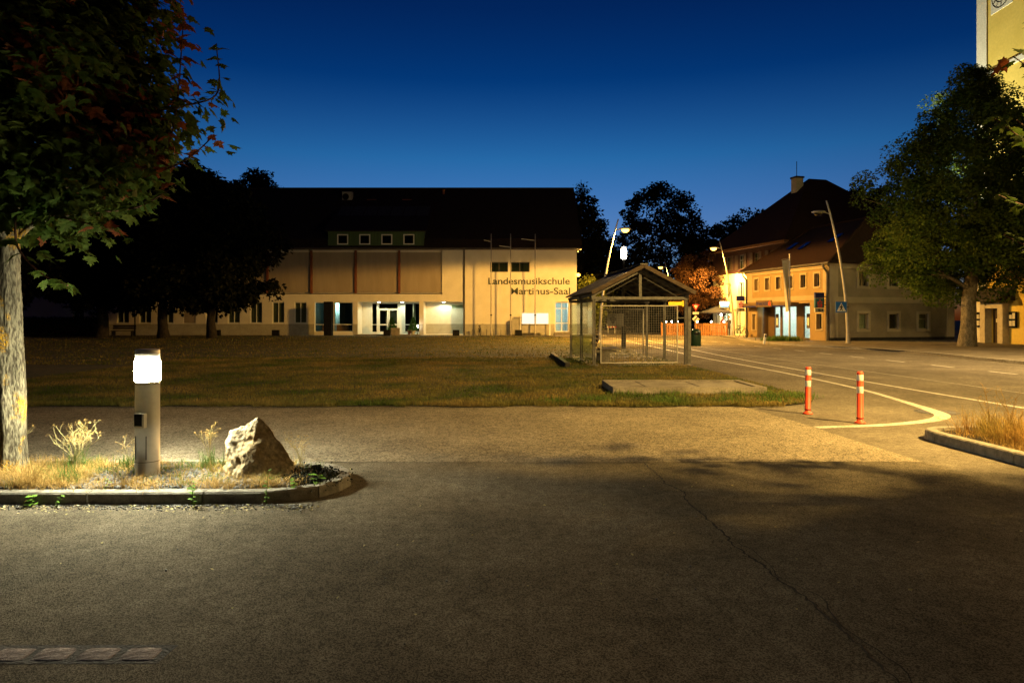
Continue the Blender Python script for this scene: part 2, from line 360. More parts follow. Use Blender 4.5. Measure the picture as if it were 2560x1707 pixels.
def clump_points(n, prof, c, rx, rz, seed, rough=.3, bias=.4):
    g = np.random.default_rng(seed); out = []
    while len(out) < n:
        h = g.uniform(-1, 1); a = g.uniform(0, 2 * math.pi)
        if g.uniform() > PROF[prof](np.array(h)) + .12: continue
        m = 1 + rough * 1.6 * noise.noise(Vector((math.cos(a) * 1.6 + seed, math.sin(a) * 1.6, h * 2.4))) + rough * .7 * noise.noise(Vector((math.cos(a) * 4 + seed, math.sin(a) * 4, h * 6)))
        r = PROF[prof](np.array(h)) * rx * m * g.uniform() ** bias
        out.append((c[0] + r * math.cos(a), c[1] + r * math.sin(a), c[2] + h * rz * (1 + .12 * (m - 1))))
    return np.array(out)
def make_tree(name, label, loc, trunk_h, r0, crown, leafmat, barkmat, seed, prof='round', clumps=260, per=26, leaf=.28, spread=.55, limbs=14, group=None, cat='tree', rough=.3, lean=0, trunk_n=14, tpl=T_DIA, bias=.4, keep=None, lumpy=0):
    """crown = (dx, dy, z centre, radius, half height)"""
    T = thing(name, label, cat, loc, 0, group); g = random.Random(seed)
    dx, dy, cz, rx, rz = crown
    top = cz + rz * .55; pts, rs = [], []
    for i in range(15):
        t = i / 14; z = -.1 + t * (top + .1)
        pts.append((dx * t * t + lean * math.sin(t * 2) + .12 * r0 * math.sin(z * 2 + seed), dy * t * t + .12 * r0 * math.cos(z * 1.7 + seed), z))
        rs.append(r0 * (1 - .2 * min(1, z / max(trunk_h, .1)) - .72 * max(0, (z - trunk_h) / max(.1, top - trunk_h)) ** .8) * (1 + .32 * math.exp(-max(0, z) / (r0 * 1.3))) if z < top else r0 * .06)
    MB().tube(smooth_path(pts, 3), list(np.interp(np.linspace(0, 14, 43), range(15), rs)), trunk_n, rough=.16, seed=seed).obj('trunk', barkmat, T, True)
    C = clump_points(clumps, prof, (dx, dy, cz), rx, rz, seed, rough, bias)
    if keep is not None: C = np.array([p for p in C if keep(p[0] + loc[0], p[1] + loc[1], p[2])])
    lm = MB(); idx = list(range(len(C))); g.shuffle(idx)
    for i in idx[:limbs]:
        e = Vector(C[i]); z0 = min(max(trunk_h * .9, e.z - .55 * Vector((e.x - dx, e.y - dy)).length - g.uniform(0, .8)), top * .95)
        tt = (z0 + .1) / (top + .1); s = Vector((dx * tt * tt + lean * math.sin(tt * 2), dy * tt * tt, z0)); md = s.lerp(e, .5) + Vector((g.uniform(-.1, .1), g.uniform(-.1, .1), .10)) * (e - s).length
        rr = max(.02, r0 * .32 * (1 - .5 * tt)); lm.tube(smooth_path([s, md, e], 5), list(np.linspace(rr, rr * .15, 11)), 6)
    if limbs: lm.obj('limbs', barkmat, T, True)
    if lumpy:      # leaves sit on the skin of each clump: lit caps, dark gaps
        dv = unit(NR.normal(size=(len(C) * per, 3)) + np.array([0, 0, .35])); rr_ = np.repeat(NR.uniform(.6, 1.35, len(C)), per) * spread * lumpy * NR.uniform(0, 1, len(dv)) ** .3
        pos = np.repeat(C, per, axis=0) + dv * rr_[:, None] * np.array([1, 1, .8]); out = unit(.75 * dv + .35 * unit(pos - np.array([dx, dy, cz - rz * .2])))
    else:
        pos = np.repeat(C, per, axis=0) + NR.normal(size=(len(C) * per, 3)) * np.array([spread, spread, spread * .7]); out = unit(pos - np.array([dx, dy, cz - rz * .2]))
    if leafmat: leaf_mass('crown', pos, out, leaf * NR.uniform(.6, 1.25, len(pos)), tpl, leafmat, T)
    return T, pos, out
def window(F, T, u0, u1, z0, z1, d=.12, fm='whiteframe', mull=1, rails=(), fw=.06, pane='glass', curtain=None, name='window', depth=.06):
    mb = MB()
    mb.fbox(F, u0, u0 + fw, d, d + depth, z0, z1); mb.fbox(F, u1 - fw, u1, d, d + depth, z0, z1)
    mb.fbox(F, u0 + fw, u1 - fw, d, d + depth, z0, z0 + fw); mb.fbox(F, u0 + fw, u1 - fw, d, d + depth, z1 - fw, z1)
    us = [u0 + fw / 2] + [u0 + (u1 - u0) * k / (mull + 1) for k in range(1, mull + 1)] + [u1 - fw / 2]
    zs = [z0 + fw / 2] + sorted(rails) + [z1 - fw / 2]
    for u in us[1:-1]: mb.fbox(F, u - fw / 2, u + fw / 2, d, d + depth, z0 + fw, z1 - fw)
    for i in range(len(us) - 1):
        a = us[i] + fw / 2; b = us[i + 1] - fw / 2
        for z in zs[1:-1]: mb.fbox(F, a, b, d + .002, d + depth - .002, z - fw / 2, z + fw / 2)
    o = mb.obj(name, mt[fm], T)
    for i in range(len(us) - 1):
        for j in range(len(zs) - 1):
            MB().fbox(F, us[i] + fw / 2, us[i + 1] - fw / 2, d + depth * .4, d + depth * .4 + .012, zs[j] + fw / 2, zs[j + 1] - fw / 2).obj('pane', mt[pane], o)
    if curtain:
        m2 = MB(); n = max(8, int((u1 - u0) / .05)); P = [(u0 + fw + (u1 - u0 - 2 * fw) * k / n, d + depth + .05 + .025 * (k % 2)) for k in range(n + 1)]
        for k in range(n): m2.quad(F.pt(P[k][0], P[k][1], z0 + fw), F.pt(P[k + 1][0], P[k + 1][1], z0 + fw), F.pt(P[k + 1][0], P[k + 1][1], z1 - fw), F.pt(P[k][0], P[k][1], z1 - fw))
        m2.obj('curtain', mt[curtain], o)
    return o
def text_obj(name, body, size, mat, parent, origin, U, normal_up=(0, 0, 1), align='LEFT', extrude=.03, width=None, bold=0):
    cu = bpy.data.curves.new(name, 'FONT'); cu.body = body; cu.size = size; cu.align_x = align; cu.extrude = extrude; cu.offset = bold
    to = bpy.data.objects.new(name, cu); COL.objects.link(to); dg = bpy.context.evaluated_depsgraph_get(); dg.update()
    me = bpy.data.meshes.new_from_object(to.evaluated_get(dg)); bpy.data.objects.remove(to)
    co = np.zeros(len(me.vertices) * 3); me.vertices.foreach_get('co', co); co = co.reshape(-1, 3)
    if width:
        k = width / (co[:, 0].max() - co[:, 0].min()); co[:, 0] *= k
        if align == 'LEFT': co[:, 0] -= co[:, 0].min()
    Uv = np.array([U[0], U[1], 0.]); Nv = np.array([U[1], -U[0], 0.]); O = np.array(origin)
    V = O + co[:, 0:1] * Uv + co[:, 1:2] * np.array([0, 0, 1.]) + co[:, 2:3] * Nv
    me.vertices.foreach_set('co', V.ravel()); me.materials.clear(); me.materials.append(mat); me.update(); me.name = name
    return link(bpy.data.objects.new(name, me), parent)
# ================================================================ the ground
sheet('ground', [(-400, -60), (400, -60), (400, 600), (-400, 600)], -.03, mt['soil'])
road = sheet('road', [(-45, -12), (60, -12), (60, 130), (-45, 130)], 0, mt['road'])
fore = sheet('forecourt', [(-45, -12), (4.4, -12), (4.42, 4), (4.36, 7.0), (4.3, 7.14), (-45, 7.12)], .004, mt['asphalt'])
lane = sheet('lane', [(-45, 7.12), (-3, 7.16), (0, 7.12), (4.3, 7.14), (4.2, 8.6), (4.12, 10), (4.02, 11.0), (3.9, 11.7), (-45, 11.7)], .008, mt['chip'])
LAWN = [(-60, 11.5)] + [(x, 11.62 + .26 * noise.noise(Vector((x * .7, 0, 0))) + .12 * noise.noise(Vector((x * 3.5, 1, 0)))) for x in np.arange(-20, 3.9, .16)] + [(3.9, 11.58), (4.8, 11.8), (5.35, 12.15), (5.6, 12.7), (5.66, 13.6), (5.62, 20), (5.5, 32), (5.2, 46), (3.6, 58), (3.2, 59.6), (-60, 59.6)]
sheet('lawn', LAWN, .022, mt['lawn'])
sheet('school_forecourt_paving', [(-46, 59.6), (3.2, 59.6), (3.6, 58), (8, 57), (9, 66), (-46, 66)], .016, mt['paving'])
walk_poly = [(16.6, -5), (16.65, 14), (16.75, 22), (17.3, 29.5), (16.9, 33.5), (15.7, 37), (15.3, 40.5), (15.7, 46), (17.0, 53), (17.5, 57.5), (60, 57.5), (60, -5)]
walk = sheet('pavement', walk_poly, .10, mt['walk'])
def ribbon(path, wd, z):
    m = MB(); n = len(path)
    for i, p in enumerate(path):
        a, b = Vector(path[max(i - 1, 0)][:2]), Vector(path[min(i + 1, n - 1)][:2]); t = (b - a).normalized(); s = Vector((-t.y, t.x))
        w_ = wd[i] if hasattr(wd, '__len__') else wd
        m.v += [(p[0] + s.x * w_ / 2, p[1] + s.y * w_ / 2, z), (p[0] - s.x * w_ / 2, p[1] - s.y * w_ / 2, z)]
        if i: m.f.append((2 * i - 2, 2 * i - 1, 2 * i + 1, 2 * i))
    return m
def path_len(path): return sum((Vector(path[i + 1][:2]) - Vector(path[i][:2])).length for i in range(len(path) - 1))
def at_len(path, s):
    for i in range(len(path) - 1):
        a, b = Vector(path[i][:2]), Vector(path[i + 1][:2]); d = (b - a).length
        if s <= d or i == len(path) - 2: return a.lerp(b, s / d), (b - a).normalized()
        s -= d
# markings
c1 = smooth_path([(4.2, 9.42, 0), (5.2, 9.62, 0), (6.1, 10.02, 0), (6.62, 10.5, 0), (6.85, 11.1, 0), (7.1, 12.4, 0), (7.42, 14.6, 0), (7.55, 18, 0), (7.5, 22, 0), (7.35, 27, 0), (7.6, 38, 0), (7.9, 60, 0)], 8)
ws = [.13 + .09 * math.exp(-((p.y - 10.7) / 1.2) ** 2) for p in c1]
tag(ribbon(c1, ws, .0045).obj('edge_line', mt['paint']), kind='structure')
c2 = smooth_path([(8.75, 8, 0), (8.6, 11.5, 0), (8.45, 16, 0), (8.45, 25, 0), (8.75, 33, 0), (9.2, 42, 0), (9.6, 60, 0)], 6)
tag(ribbon(c2, .11, .0045).obj('lane_line', mt['paint']), kind='structure')
c3 = smooth_path([(10.4, 8, 0), (10.3, 14, 0), (10.1, 20, 0), (9.8, 26, 0), (9.9, 33, 0), (10.4, 45, 0), (11, 60, 0)], 6)
tag(ribbon(c3, .055, .0045).obj('joint_line', mt['paint_thin']), kind='structure')
for k in range(16):
    y0 = 13.2 + 2.6 * k; x0 = 13.62 - .012 * (y0 - 19)
    tag(ribbon([(x0, y0), (x0 - .015, y0 + 1.1)], .12, .0045).obj('centre_dash', mt['paint']), kind='structure')
tag(ribbon([(11.0, 41.2), (13.4, 40.95), (15.2, 40.6)], .16, .0045).obj('stop_line', mt['paint']), kind='structure')
# long crack in the forecourt
ck = [(1.374, 7.10), (1.403, 6.385), (1.391, 6.2), (1.486, 5.9), (1.434, 5.627), (1.465, 4.915), (1.483, 4.759), (1.463, 4.54), (1.517, 4.177), (1.534, 3.909), (1.576, 3.716), (1.576, 3.493), (1.581, 3.442), (1.59, 3.197), (1.591, 2.984), (1.611, 2.5)]
pth = []; g = random.Random(3)
for i in range(len(ck) - 1):
    n_ = max(3, int((Vector(ck[i + 1]) - Vector(ck[i])).length / .035))
    for j in range(n_):
        t = j / n_; pth.append((ck[i][0] + (ck[i + 1][0] - ck[i][0]) * t + g.uniform(-.012, .012), ck[i][1] + (ck[i + 1][1] - ck[i][1]) * t))
ribbon(pth, [g.uniform(.006, .020) for _ in pth], .0062).obj('crack', mt['crack'], fore)
pth2 = [(x + .05 + .03 * math.sin(y * 9), y) for x, y in pth if y < 4.6][::2]
ribbon(pth2, [g.uniform(.003, .010) for _ in pth2], .0060).obj('crack', mt['crack'], fore)
# cobbles let into the asphalt
def lumpy_box(L_, W_, H_, seed, nx=7, ny=5, r=.10):
    m = MB(); g = random.Random(seed)
    f = lambda u, v: H_ * (1 - .5 * (abs(u) ** 5 + abs(v) ** 5) * .5) + .12 * H_ * noise.noise(Vector((u * 2 + seed, v * 2, seed)))
    for j in range(ny):
        for i in range(nx):
            q_ = lambda t, n: math.copysign(abs(-1 + 2 * t / (n - 1)) ** .45, -1 + 2 * t / (n - 1)) if 0 < t < n - 1 else (-1 if t == 0 else 1)
            u, v = q_(i, nx), q_(j, ny); ed = max(abs(u), abs(v)) > .99
            x = u * L_ / 2 * (1 - .06 * v * v) + .03 * L_ * noise.noise(Vector((v * 1.5, seed, 0))); y = v * W_ / 2 * (1 - .08 * u * u)
            m.v.append((x, y, 0 if ed else f(u, v)))
    for j in range(ny - 1):
        for i in range(nx - 1):
            a = j * nx + i; m.f.append((a, a + 1, a + nx + 1, a + nx))
    return m
for k in range(7):
    o = lumpy_box(.178, .142, .013, k * 3.1, 9, 7).obj('cobble', mt['cobble'], fore, True); o.location = (-1.655 - .192 * k + RG.uniform(-.004, .004), 3.045 + RG.uniform(-.006, .006), -.0055); o.rotation_euler = (0, 0, RG.uniform(-.05, .05))
MB().quad(*[(x, y, .0052) for x, y in ((-3.1, 2.96), (-1.54, 2.965), (-1.53, 3.135), (-3.1, 3.13))]).obj('joint_filling', mt['soil'], fore)
# manhole covers
def manhole(x, y, r, label, grp=None):
    T = thing('manhole_cover', label, 'manhole cover', (x, y, 0))
    MB().lathe([(r, -.02), (r, .0022), (r - .02, .0030), (r - .05, .0030)], 36).obj('frame', mt['darkstone'], T)
    m = MB()
    for i in range(9):
        yy = -r + .09 + i * (2 * r - .18) / 8; hw = math.sqrt(max(0, (r - .06) ** 2 - yy * yy))
        m.box(-hw, hw, yy - .012, yy + .012, .003, .0042 if abs(yy) < 5 else .004)
    m.obj('ribs', mt['steel'], T)
manhole(6.85, 11.0, .33, 'round manhole cover beneath the bend of the white corner line')
manhole(7.95, 18.2, .30, 'round manhole cover between the two solid road lines')
manhole(9.75, 28.4, .30, 'far round manhole cover out in the main carriageway')
# kerbs built stone by stone
def kerb(parent, path, wd, h, seg, mat, z0=-.02, seed=1, side=1, name='kerb_stone'):
    Ln = path_len(path); n = max(1, int(round(Ln / seg)))
    for k in range(n):
        a, b = k * Ln / n + .004, (k + 1) * Ln / n - .004; q = []
        ns = 5; m = MB()
        for i in range(ns):
            p, t = at_len(path, a + (b - a) * i / (ns - 1)); s = Vector((-t.y, t.x)) * side
            j = lambda q_: .010 * noise.noise(Vector((p.x * 6 + q_, p.y * 6, seed)))
            m.v += [(p.x + s.x * j(0), p.y + s.y * j(0), z0), (p.x + s.x * (.004 + j(1)), p.y + s.y * (.004 + j(1)), h - .014), (p.x + s.x * (.018 + j(1)), p.y + s.y * (.018 + j(1)), h + j(2) * .5), (p.x + s.x * (wd - .01), p.y + s.y * (wd - .01), h + j(3) * .5), (p.x + s.x * wd, p.y + s.y * wd, z0)]
        for i in range(ns - 1):
            for c in range(4): m.f.append((i * 5 + c, i * 5 + c + 1, i * 5 + 6 + c, i * 5 + 5 + c) if side > 0 else (i * 5 + c, i * 5 + 5 + c, i * 5 + 6 + c, i * 5 + c + 1))
        m.f += [tuple(range(5)), tuple(reversed(range((ns - 1) * 5, ns * 5)))]
        m.obj(name, mat, parent)
kp = [(x, y) for x, y in walk_poly[:10]]
kerb(walk, smooth_path([(x, y, 0) for x, y in kp], 6), .16, .115, 2.0, mt['granite'], side=-1)
# ---- the planted island on the left
isl = [(-9, 5.52), (-5, 5.50), (-2.4, 5.52), (-1.95, 5.56), (-1.62, 5.72), (-1.47, 5.98), (-1.46, 6.24), (-1.62, 6.55), (-2.0, 6.74), (-2.7, 6.82), (-5, 6.84), (-9, 6.86)]
ip = smooth_path([(x, y, 0) for x, y in isl], 6)
bed = sheet('planting_bed', [(p.x, p.y) for p in smooth_path([(x, y, 0) for x, y in [(-9, 5.6), (-5, 5.58), (-2.4, 5.6), (-1.98, 5.66), (-1.7, 5.8), (-1.57, 6.0), (-1.56, 6.22), (-1.7, 6.48), (-2.0, 6.65), (-2.7, 6.72), (-5, 6.74), (-9, 6.76)]], 3)], .075, mt['soil'])
kerb(bed, ip, .13, .098, .95, mt['granite'], side=1)
def inside(poly, x, y):
    c = False; n = len(poly)
    for i in range(n):
        x1, y1 = poly[i][:2]; x2, y2 = poly[(i + 1) % n][:2]
        if (y1 > y) != (y2 > y) and x < (x2 - x1) * (y - y1) / (y2 - y1) + x1: c = not c
    return c
inner = [(-6.2, 5.68), (-2.4, 5.68), (-1.85, 5.78), (-1.66, 6.1), (-1.85, 6.5), (-2.5, 6.62), (-6.2, 6.66)]
def scatter(poly, n, seed):
    g = np.random.default_rng(seed); xs = [p[0] for p in poly]; ys = [p[1] for p in poly]; out = []
    while len(out) < n:
        x, y = g.uniform(min(xs), max(xs)), g.uniform(min(ys), max(ys))
        if inside(poly, x, y): out.append((x, y))
    return np.array(out)
BX = np.array([(-1, -1, -1), (1, -.8, -1), (.9, 1, -1), (-.8, .9, -1), (-.8, -.9, 1), (.9, -.7, 1), (.7, .9, 1), (-.7, .7, 1)]) * .5
def chips(name, P, z, size, flat, mat, parent=None, seed=0):
    g = np.random.default_rng(seed); n = len(P); a = g.uniform(0, 6.28, n); tl = g.normal(0, .22, (n, 2))
    S = size * g.uniform(.5, 1.4, (n, 1)) * np.stack([np.ones(n), g.uniform(.5, .9, n), flat * g.uniform(.6, 1.4, n)], 1)
    V = BX[None] * S[:, None, :]; c, s = np.cos(a)[:, None], np.sin(a)[:, None]
    X = V[:, :, 0] * c - V[:, :, 1] * s; Y = V[:, :, 0] * s + V[:, :, 1] * c; Z = V[:, :, 2] + tl[:, :1] * X + tl[:, 1:] * Y
    zz = z if np.isscalar(z) else np.asarray(z)[:, None]
    W = np.stack([X + P[:, :1], Y + P[:, 1:2], Z + zz + np.abs(S[:, 2:3]) * .3], 2)
    return np_obj(name, W, (np.array(BOXF)[None] + (np.arange(n) * 8)[:, None, None]).reshape(-1, 4), mat, parent)
Pc = scatter(inner, 5200, 1); tag(chips('slate_gravel', Pc, .078 + NR.uniform(0, .012, len(Pc)), .042, .28, mt['slate'], None, 2), 'loose grey slate chips covering the left planting bed', 'gravel', kind='stuff')
P2 = np.stack([NR.uniform(-5.2, -1.6, 900), 5.5 - np.abs(NR.normal(0, .07, 900)) - .01], 1); tag(chips('grit', P2, .006, .013, .5, mt['slate'], None, 3), 'grit and small chips strewn along the kerb foot', 'grit', kind='stuff')
P3 = np.stack([NR.uniform(-6, 4, 260), NR.uniform(3, 9, 260)], 1); tag(chips('pebbles', P3, .008, .009, .6, mt['slate'], None, 4), 'single small pebbles lying about on the asphalt', 'pebbles', kind='stuff')
def blades(name, B, z, h, lean, wd, mat, parent=None, seed=0, curl=1.0):
    g = np.random.default_rng(seed); n = len(B); a = g.uniform(0, 6.28, n); H = h * g.uniform(.45, 1.3, n); Ln = H * lean * np.abs(g.normal(.6, .5, n))
    d = np.stack([np.cos(a), np.sin(a), np.zeros(n)], 1); sd = np.stack([-np.sin(a + g.normal(0, .7, n)), np.cos(a), np.zeros(n)], 1)
    base = np.stack([B[:, 0], B[:, 1], np.full(n, z) if np.isscalar(z) else z], 1); V = []
    for t, w_ in ((0, 1), (.4, .9), (.75, .6), (1, .1)):
        c = base + d * (Ln * t ** 1.7)[:, None]; c[:, 2] += H * (t - .35 * curl * np.minimum(1, Ln / H) * t * t)
        V += [c - sd * wd * w_ / 2, c + sd * wd * w_ / 2]
    V = np.stack(V, 1); Fq = np.array([(0, 1, 3, 2), (2, 3, 5, 4), (4, 5, 7, 6)])
    return np_obj(name, V, (Fq[None] + (np.arange(n) * 8)[:, None, None]).reshape(-1, 4), mat, parent)
def tufts(centres, per, sp, seed):
    g = np.random.default_rng(seed); c = np.repeat(np.asarray(centres), per, axis=0); return c + g.normal(0, sp, c.shape)
# straw, mostly left of the lamp and along the front rim
cs = [p for p in scatter(inner, 900, 5) if RG.random() < (.95 if p[0] < -3.75 else .75 if p[1] < 5.85 else .3 if p[1] > 6.4 else .10)]
S1 = tufts(cs, 34, .055, 6); tag(blades('dry_grass', S1, .08, .10, 1.5, .004, mt['straw'], None, 7), 'matted straw-coloured dry grass in the left bed', 'dry grass', kind='stuff')
cs2 = [p for p in scatter(inner, 260, 8) if (p[0] < -3.5 and p[1] > 6.2) or (-3.3 < p[0] < -2.5 and p[1] > 6.3) or RG.random() < .2]
tag(blades('green_grass', tufts(cs2, 30, .05, 9), .08, .10, .9, .004, mt['greenblade'], None, 10), 'patches of green grass in the left bed', 'grass', kind='stuff')
def grass_tuft(x, y, h, n, mat, label, seed, lean=.9, sp=.05):
    T = thing('grass_tuft', label, 'grass tuft', (x, y, .08))
    g = np.random.default_rng(seed); o = blades('blades', g.normal(0, sp, (n, 2)), 0, h, lean, .0045, mt[mat], T, seed); return T
grass_tuft(-4.05, 5.74, .26, 160, 'straw', 'large straw tuft hanging over the kerb left of the lamp', 21)
grass_tuft(-3.82, 5.86, .20, 110, 'greenblade', 'half green tuft just right of the large straw tuft', 22)
grass_tuft(-4.75, 5.95, .20, 180, 'straw', 'pale straw tuft at the foot of the maple trunk', 23)
def umbel_plant(x, y, label, stems, h, seed, spread=.5, heads=5, grp=None, mat='stemstraw', leafy=True):
    """dead wild plant: arching stems, branching tops with seed heads"""
    T = thing('wild_plant', label, 'plant', (x, y, .08), 0, grp); g = random.Random(seed); sm = MB(); hd = []
    for i in range(stems):
        a = g.uniform(0, 6.28); ln = h * g.uniform(.6, 1.05); le = spread * ln * g.uniform(.3, 1)
        e = Vector((math.cos(a) * le, math.sin(a) * le * .6, ln * g.uniform(.75, 1))); md = Vector((e.x * .35, e.y * .35, e.z * .62))
        P = smooth_path([(g.uniform(-.03, .03), g.uniform(-.02, .02), 0), md, e], 5); sm.tube(P, list(np.linspace(.0026, .0013, len(P))), 5)
        for k in range(heads):
            s = P[-1 - g.randint(0, 4)]; b = s + Vector((g.uniform(-.07, .07), g.uniform(-.06, .06), g.uniform(.03, .09))); sm.tube([s, b], [.0016, .001], 4)
            for q in range(5): hd.append(b + Vector((g.gauss(0, .011), g.gauss(0, .011), g.gauss(0, .007))))
    sm.obj('stems', mt[mat], T)
    hp = np.array([tuple(p) for p in hd]); tag(leaf_mass('seed_heads', hp, unit(hp), NR.uniform(.009, .017, len(hp)), T_DIA, mt['straw' if mat == 'stemstraw' else mat], T), kind='stuff')
    if leafy: blades('leaves', NR.normal(0, .04, (70, 2)), 0, h * .55, .8, .006, mt['greenblade'], T, seed)
    return T
umbel_plant(-4.05, 6.35, 'tall dead weed fanning out between maple trunk and lamp', 26, .47, 31, .75, 4)
umbel_plant(-3.62, 6.45, 'low withered weed standing just left of the lamp', 5, .26, 32, .5, 4)
umbel_plant(-2.86, 6.45, 'upright withered weed between lamp and boulder', 6, .38, 33, .22, 5)
umbel_plant(-1.98, 6.42, 'thin reddish withered weed behind the boulder on its right', 8, .32, 34, .5, 4, leafy=False)
umbel_plant(-4.95, 6.62, 'single arching weed stem behind the maple trunk', 3, .42, 35, 1.0, 3, leafy=False)
umbel_plant(-3.30, 5.78, 'small crumpled weed in front of the lamp foot', 6, .15, 36, .7, 4, leafy=False)
def leafy_weed(x, y, z, label, h, n, seed, mat='weed', ls=.05, red=False):
    T = thing('leafy_weed', label, 'weed', (x, y, z)); g = random.Random(seed); pos = []; out = []
    MB().tube(smooth_path([(0, 0, 0), (.01, -.01, h * .5), (.015, .0, h)], 4), list(np.linspace(.004, .0015, 9)), 5).obj('stem', mt['greenblade'], T)
    for i in range(n):
        t = (i + .5) / n; a = i * 2.4 + g.uniform(-.3, .3); pos.append((.012 * t, 0, h * t)); out.append((math.cos(a), math.sin(a), .25))
    p, o_ = np.array(pos), unit(np.array(out)); leaf_mass('leaves', p, o_, ls * NR.uniform(.7, 1.3, n), T_DIA, mt[mat], T, up=1, ow=.1, rnd=.2, droop=.1)
    return T
leafy_weed(-2.56, 5.46, 0, 'bright green weed climbing the kerb left of the boulder', .20, 18, 41, ls=.045)
leafy_weed(-1.98, 5.50, 0, 'thin bright green weed at the kerb below the boulder', .28, 18, 42, ls=.035)
leafy_weed(-3.84, 5.46, 0, 'dock weed with one red leaf at the kerb foot', .10, 9, 43, ls=.07)
tag(leaf_mass('red_leaf', np.array([(-3.86, 5.44, .06)]), np.array([(-1., -.4, .3)]), [.06], T_DIA, mt['redleaf']), 'single red dock leaf lying against the kerb face', 'leaf')
leafy_weed(-4.22, 5.46, 0, 'small light green sprout at the far left kerb foot', .09, 7, 44, ls=.03)
leafy_weed(-3.62, 5.46, 0, 'little yellowish sprout at the kerb below the lamp', .10, 6, 45, ls=.04)
leafy_weed(-1.83, 5.70, .08, 'round-leaved green sprout right of the boulder foot', .10, 9, 46, ls=.06)
leafy_weed(-1.68, 5.85, .08, 'broad-leaved seedling inside the kerb curve', .09, 8, 47, ls=.07)
leafy_weed(-3.40, 5.72, .08, 'small seedling in the slate below the lamp', .08, 6, 48, ls=.05)
g_ = np.random.default_rng(90); n_ = 420
pl = np.stack([np.concatenate([g_.uniform(-6, -1.5, 330), g_.uniform(-5, 4, 90)]), np.concatenate([5.46 - np.abs(g_.normal(0, .10, 330)), g_.uniform(3.2, 7, 90)]), np.full(n_, .012)], 1)
tag(leaf_mass('leaf_litter', pl, unit(g_.normal(size=(n_, 3)) * np.array([1, 1, .1])), g_.uniform(.012, .035, n_), T_DIA, mt['stemstraw'], None, up=1.2, ow=.1, rnd=.35, droop=0), 'dry leaf litter blown against the kerb foot', 'leaf litter', kind='stuff')
# low dark ground cover beside the boulder
T = thing('ground_cover', 'dark low juniper creeping right of the boulder', 'shrub', (-1.76, 6.05, .08))
pp = np.stack([NR.normal(0, .115, 2600), NR.normal(0, .13, 2600), np.abs(NR.normal(0, .035, 2600))], 1); leaf_mass('foliage', pp, unit(pp), NR.uniform(.014, .03, len(pp)), T_DIA, mt['darkleaf'], T)
pp = np.stack([NR.normal(.0, .014, 500), NR.normal(.1, .014, 500), NR.uniform(0, .10, 500)], 1); leaf_mass('upright_shoot', pp, unit(pp * np.array([1, 1, .1])), NR.uniform(.015, .03, len(pp)), T_DIA, mt['darkleaf'], T)
# ---- boulder
T = thing('boulder', 'pale pointed boulder with orange-brown flank beside the bollard lamp', 'boulder', (-2.30, 6.17, .075), R(-4)); T.scale = (1.04, 1.04, 1.03)
bm = bmesh.new()
for p in [(.014, 0, .52), (-.05, .02, .485), (-.17, .0, .42), (-.25, .0, .385), (-.305, .04, .27), (-.315, .05, .2), (-.28, -.06, .03), (-.26, -.1, 0), (-.125, -.21, -.02), (-.03, -.155, .2), (.003, -.10, .29), (.02, -.03, .44), (.24, -.12, -.02), (.315, .0, .13), (.30, .06, 0), (.2, .02, .28), (.095, .03, .45), (0, .26, 0), (.1, .2, .28), (-.22, .22, 0), (-.12, .17, .3), (.25, .2, 0)]: bm.verts.new(p)
bmesh.ops.convex_hull(bm, input=bm.verts[:])
bmesh.ops.delete(bm, geom=[v for v in bm.verts if not v.link_faces], context='VERTS')
bmesh.ops.triangulate(bm, faces=bm.faces[:])
for _ in range(5): bmesh.ops.subdivide_edges(bm, edges=[e for e in bm.edges if e.calc_length() > .022], cuts=1, use_grid_fill=True); bmesh.ops.triangulate(bm, faces=bm.faces[:])
bm.normal_update()
for v in bm.verts:
    p = v.co; lf = 1 if v.normal.x < -.1 or v.normal.z > .75 else .35
    d = .036 * noise.noise(p * 4.2 + Vector((2, 0, 0))) + .014 * noise.noise(p * 9) + lf * (.020 * noise.noise(p * 13) + .012 * noise.noise(p * 30) - .018 * max(0, noise.noise(p * 19 + Vector((4, 0, 0)))) + .006 * noise.noise(p * 70))
    v.co = p + v.normal * d
me = bpy.data.meshes.new('stone'); bm.to_mesh(me); bm.free(); me.materials.append(mt['rock'])
me.polygons.foreach_set('use_smooth', [True] * len(me.polygons)); link(bpy.data.objects.new('stone', me), T)
# ---- bollard lamp
T = thing('bollard_lamp', 'lit aluminium bollard lamp standing in the left planting bed', 'lamp', (-3.31, 6.2, .07))
r = .098
pole = MB().lathe([(.106, 0), (.106, .02), (r, .022), (r, .80), (r + .003, .803), (r + .003, .822)], 40).obj('pole', mt['alu'], T, True)
for z in (.80, .14): MB().lathe([(r + .0022, z - .004), (r + .0022, z)], 40).obj('seam', mt['darkframe'], pole)
MB().lathe([(r + .003, .822), (r + .006, .84), (r + .006, .985), (r + .002, .997)], 40).obj('glass', mt['bollard_lamp'], T, True)
MB().lathe([(r, .997), (r, 1.088), (r - .006, 1.094)], 40).obj('cap', mt['alu'], T, True)
T.scale = (1.04, 1.04, 1.055)
a = math.atan2(-6.2, 3.31) - .62
Fp = Fr((math.cos(a) * (r - .012), math.sin(a) * (r - .012)), (-math.sin(a), math.cos(a)), (-math.cos(a), -math.sin(a)))
MB().fbox(Fp, -.042, .052, -.035, .01, .435, .555).obj('socket_box', mt['alu'], T)
MB().fbox(Fp, -.036, .034, -.038, -.034, .45, .55).obj('socket_cover', mt['black'], T)
dm = MB()
for k in range(6):
    aa = .52 + k * 1.0472; lamp('bollard_downlight', 'SPOT', (.13 * math.cos(aa), .13 * math.sin(aa), .93), 290, (1, .97, .70), T, .06, 112, 1, (1.25 * math.cos(aa), 1.25 * math.sin(aa), 0))
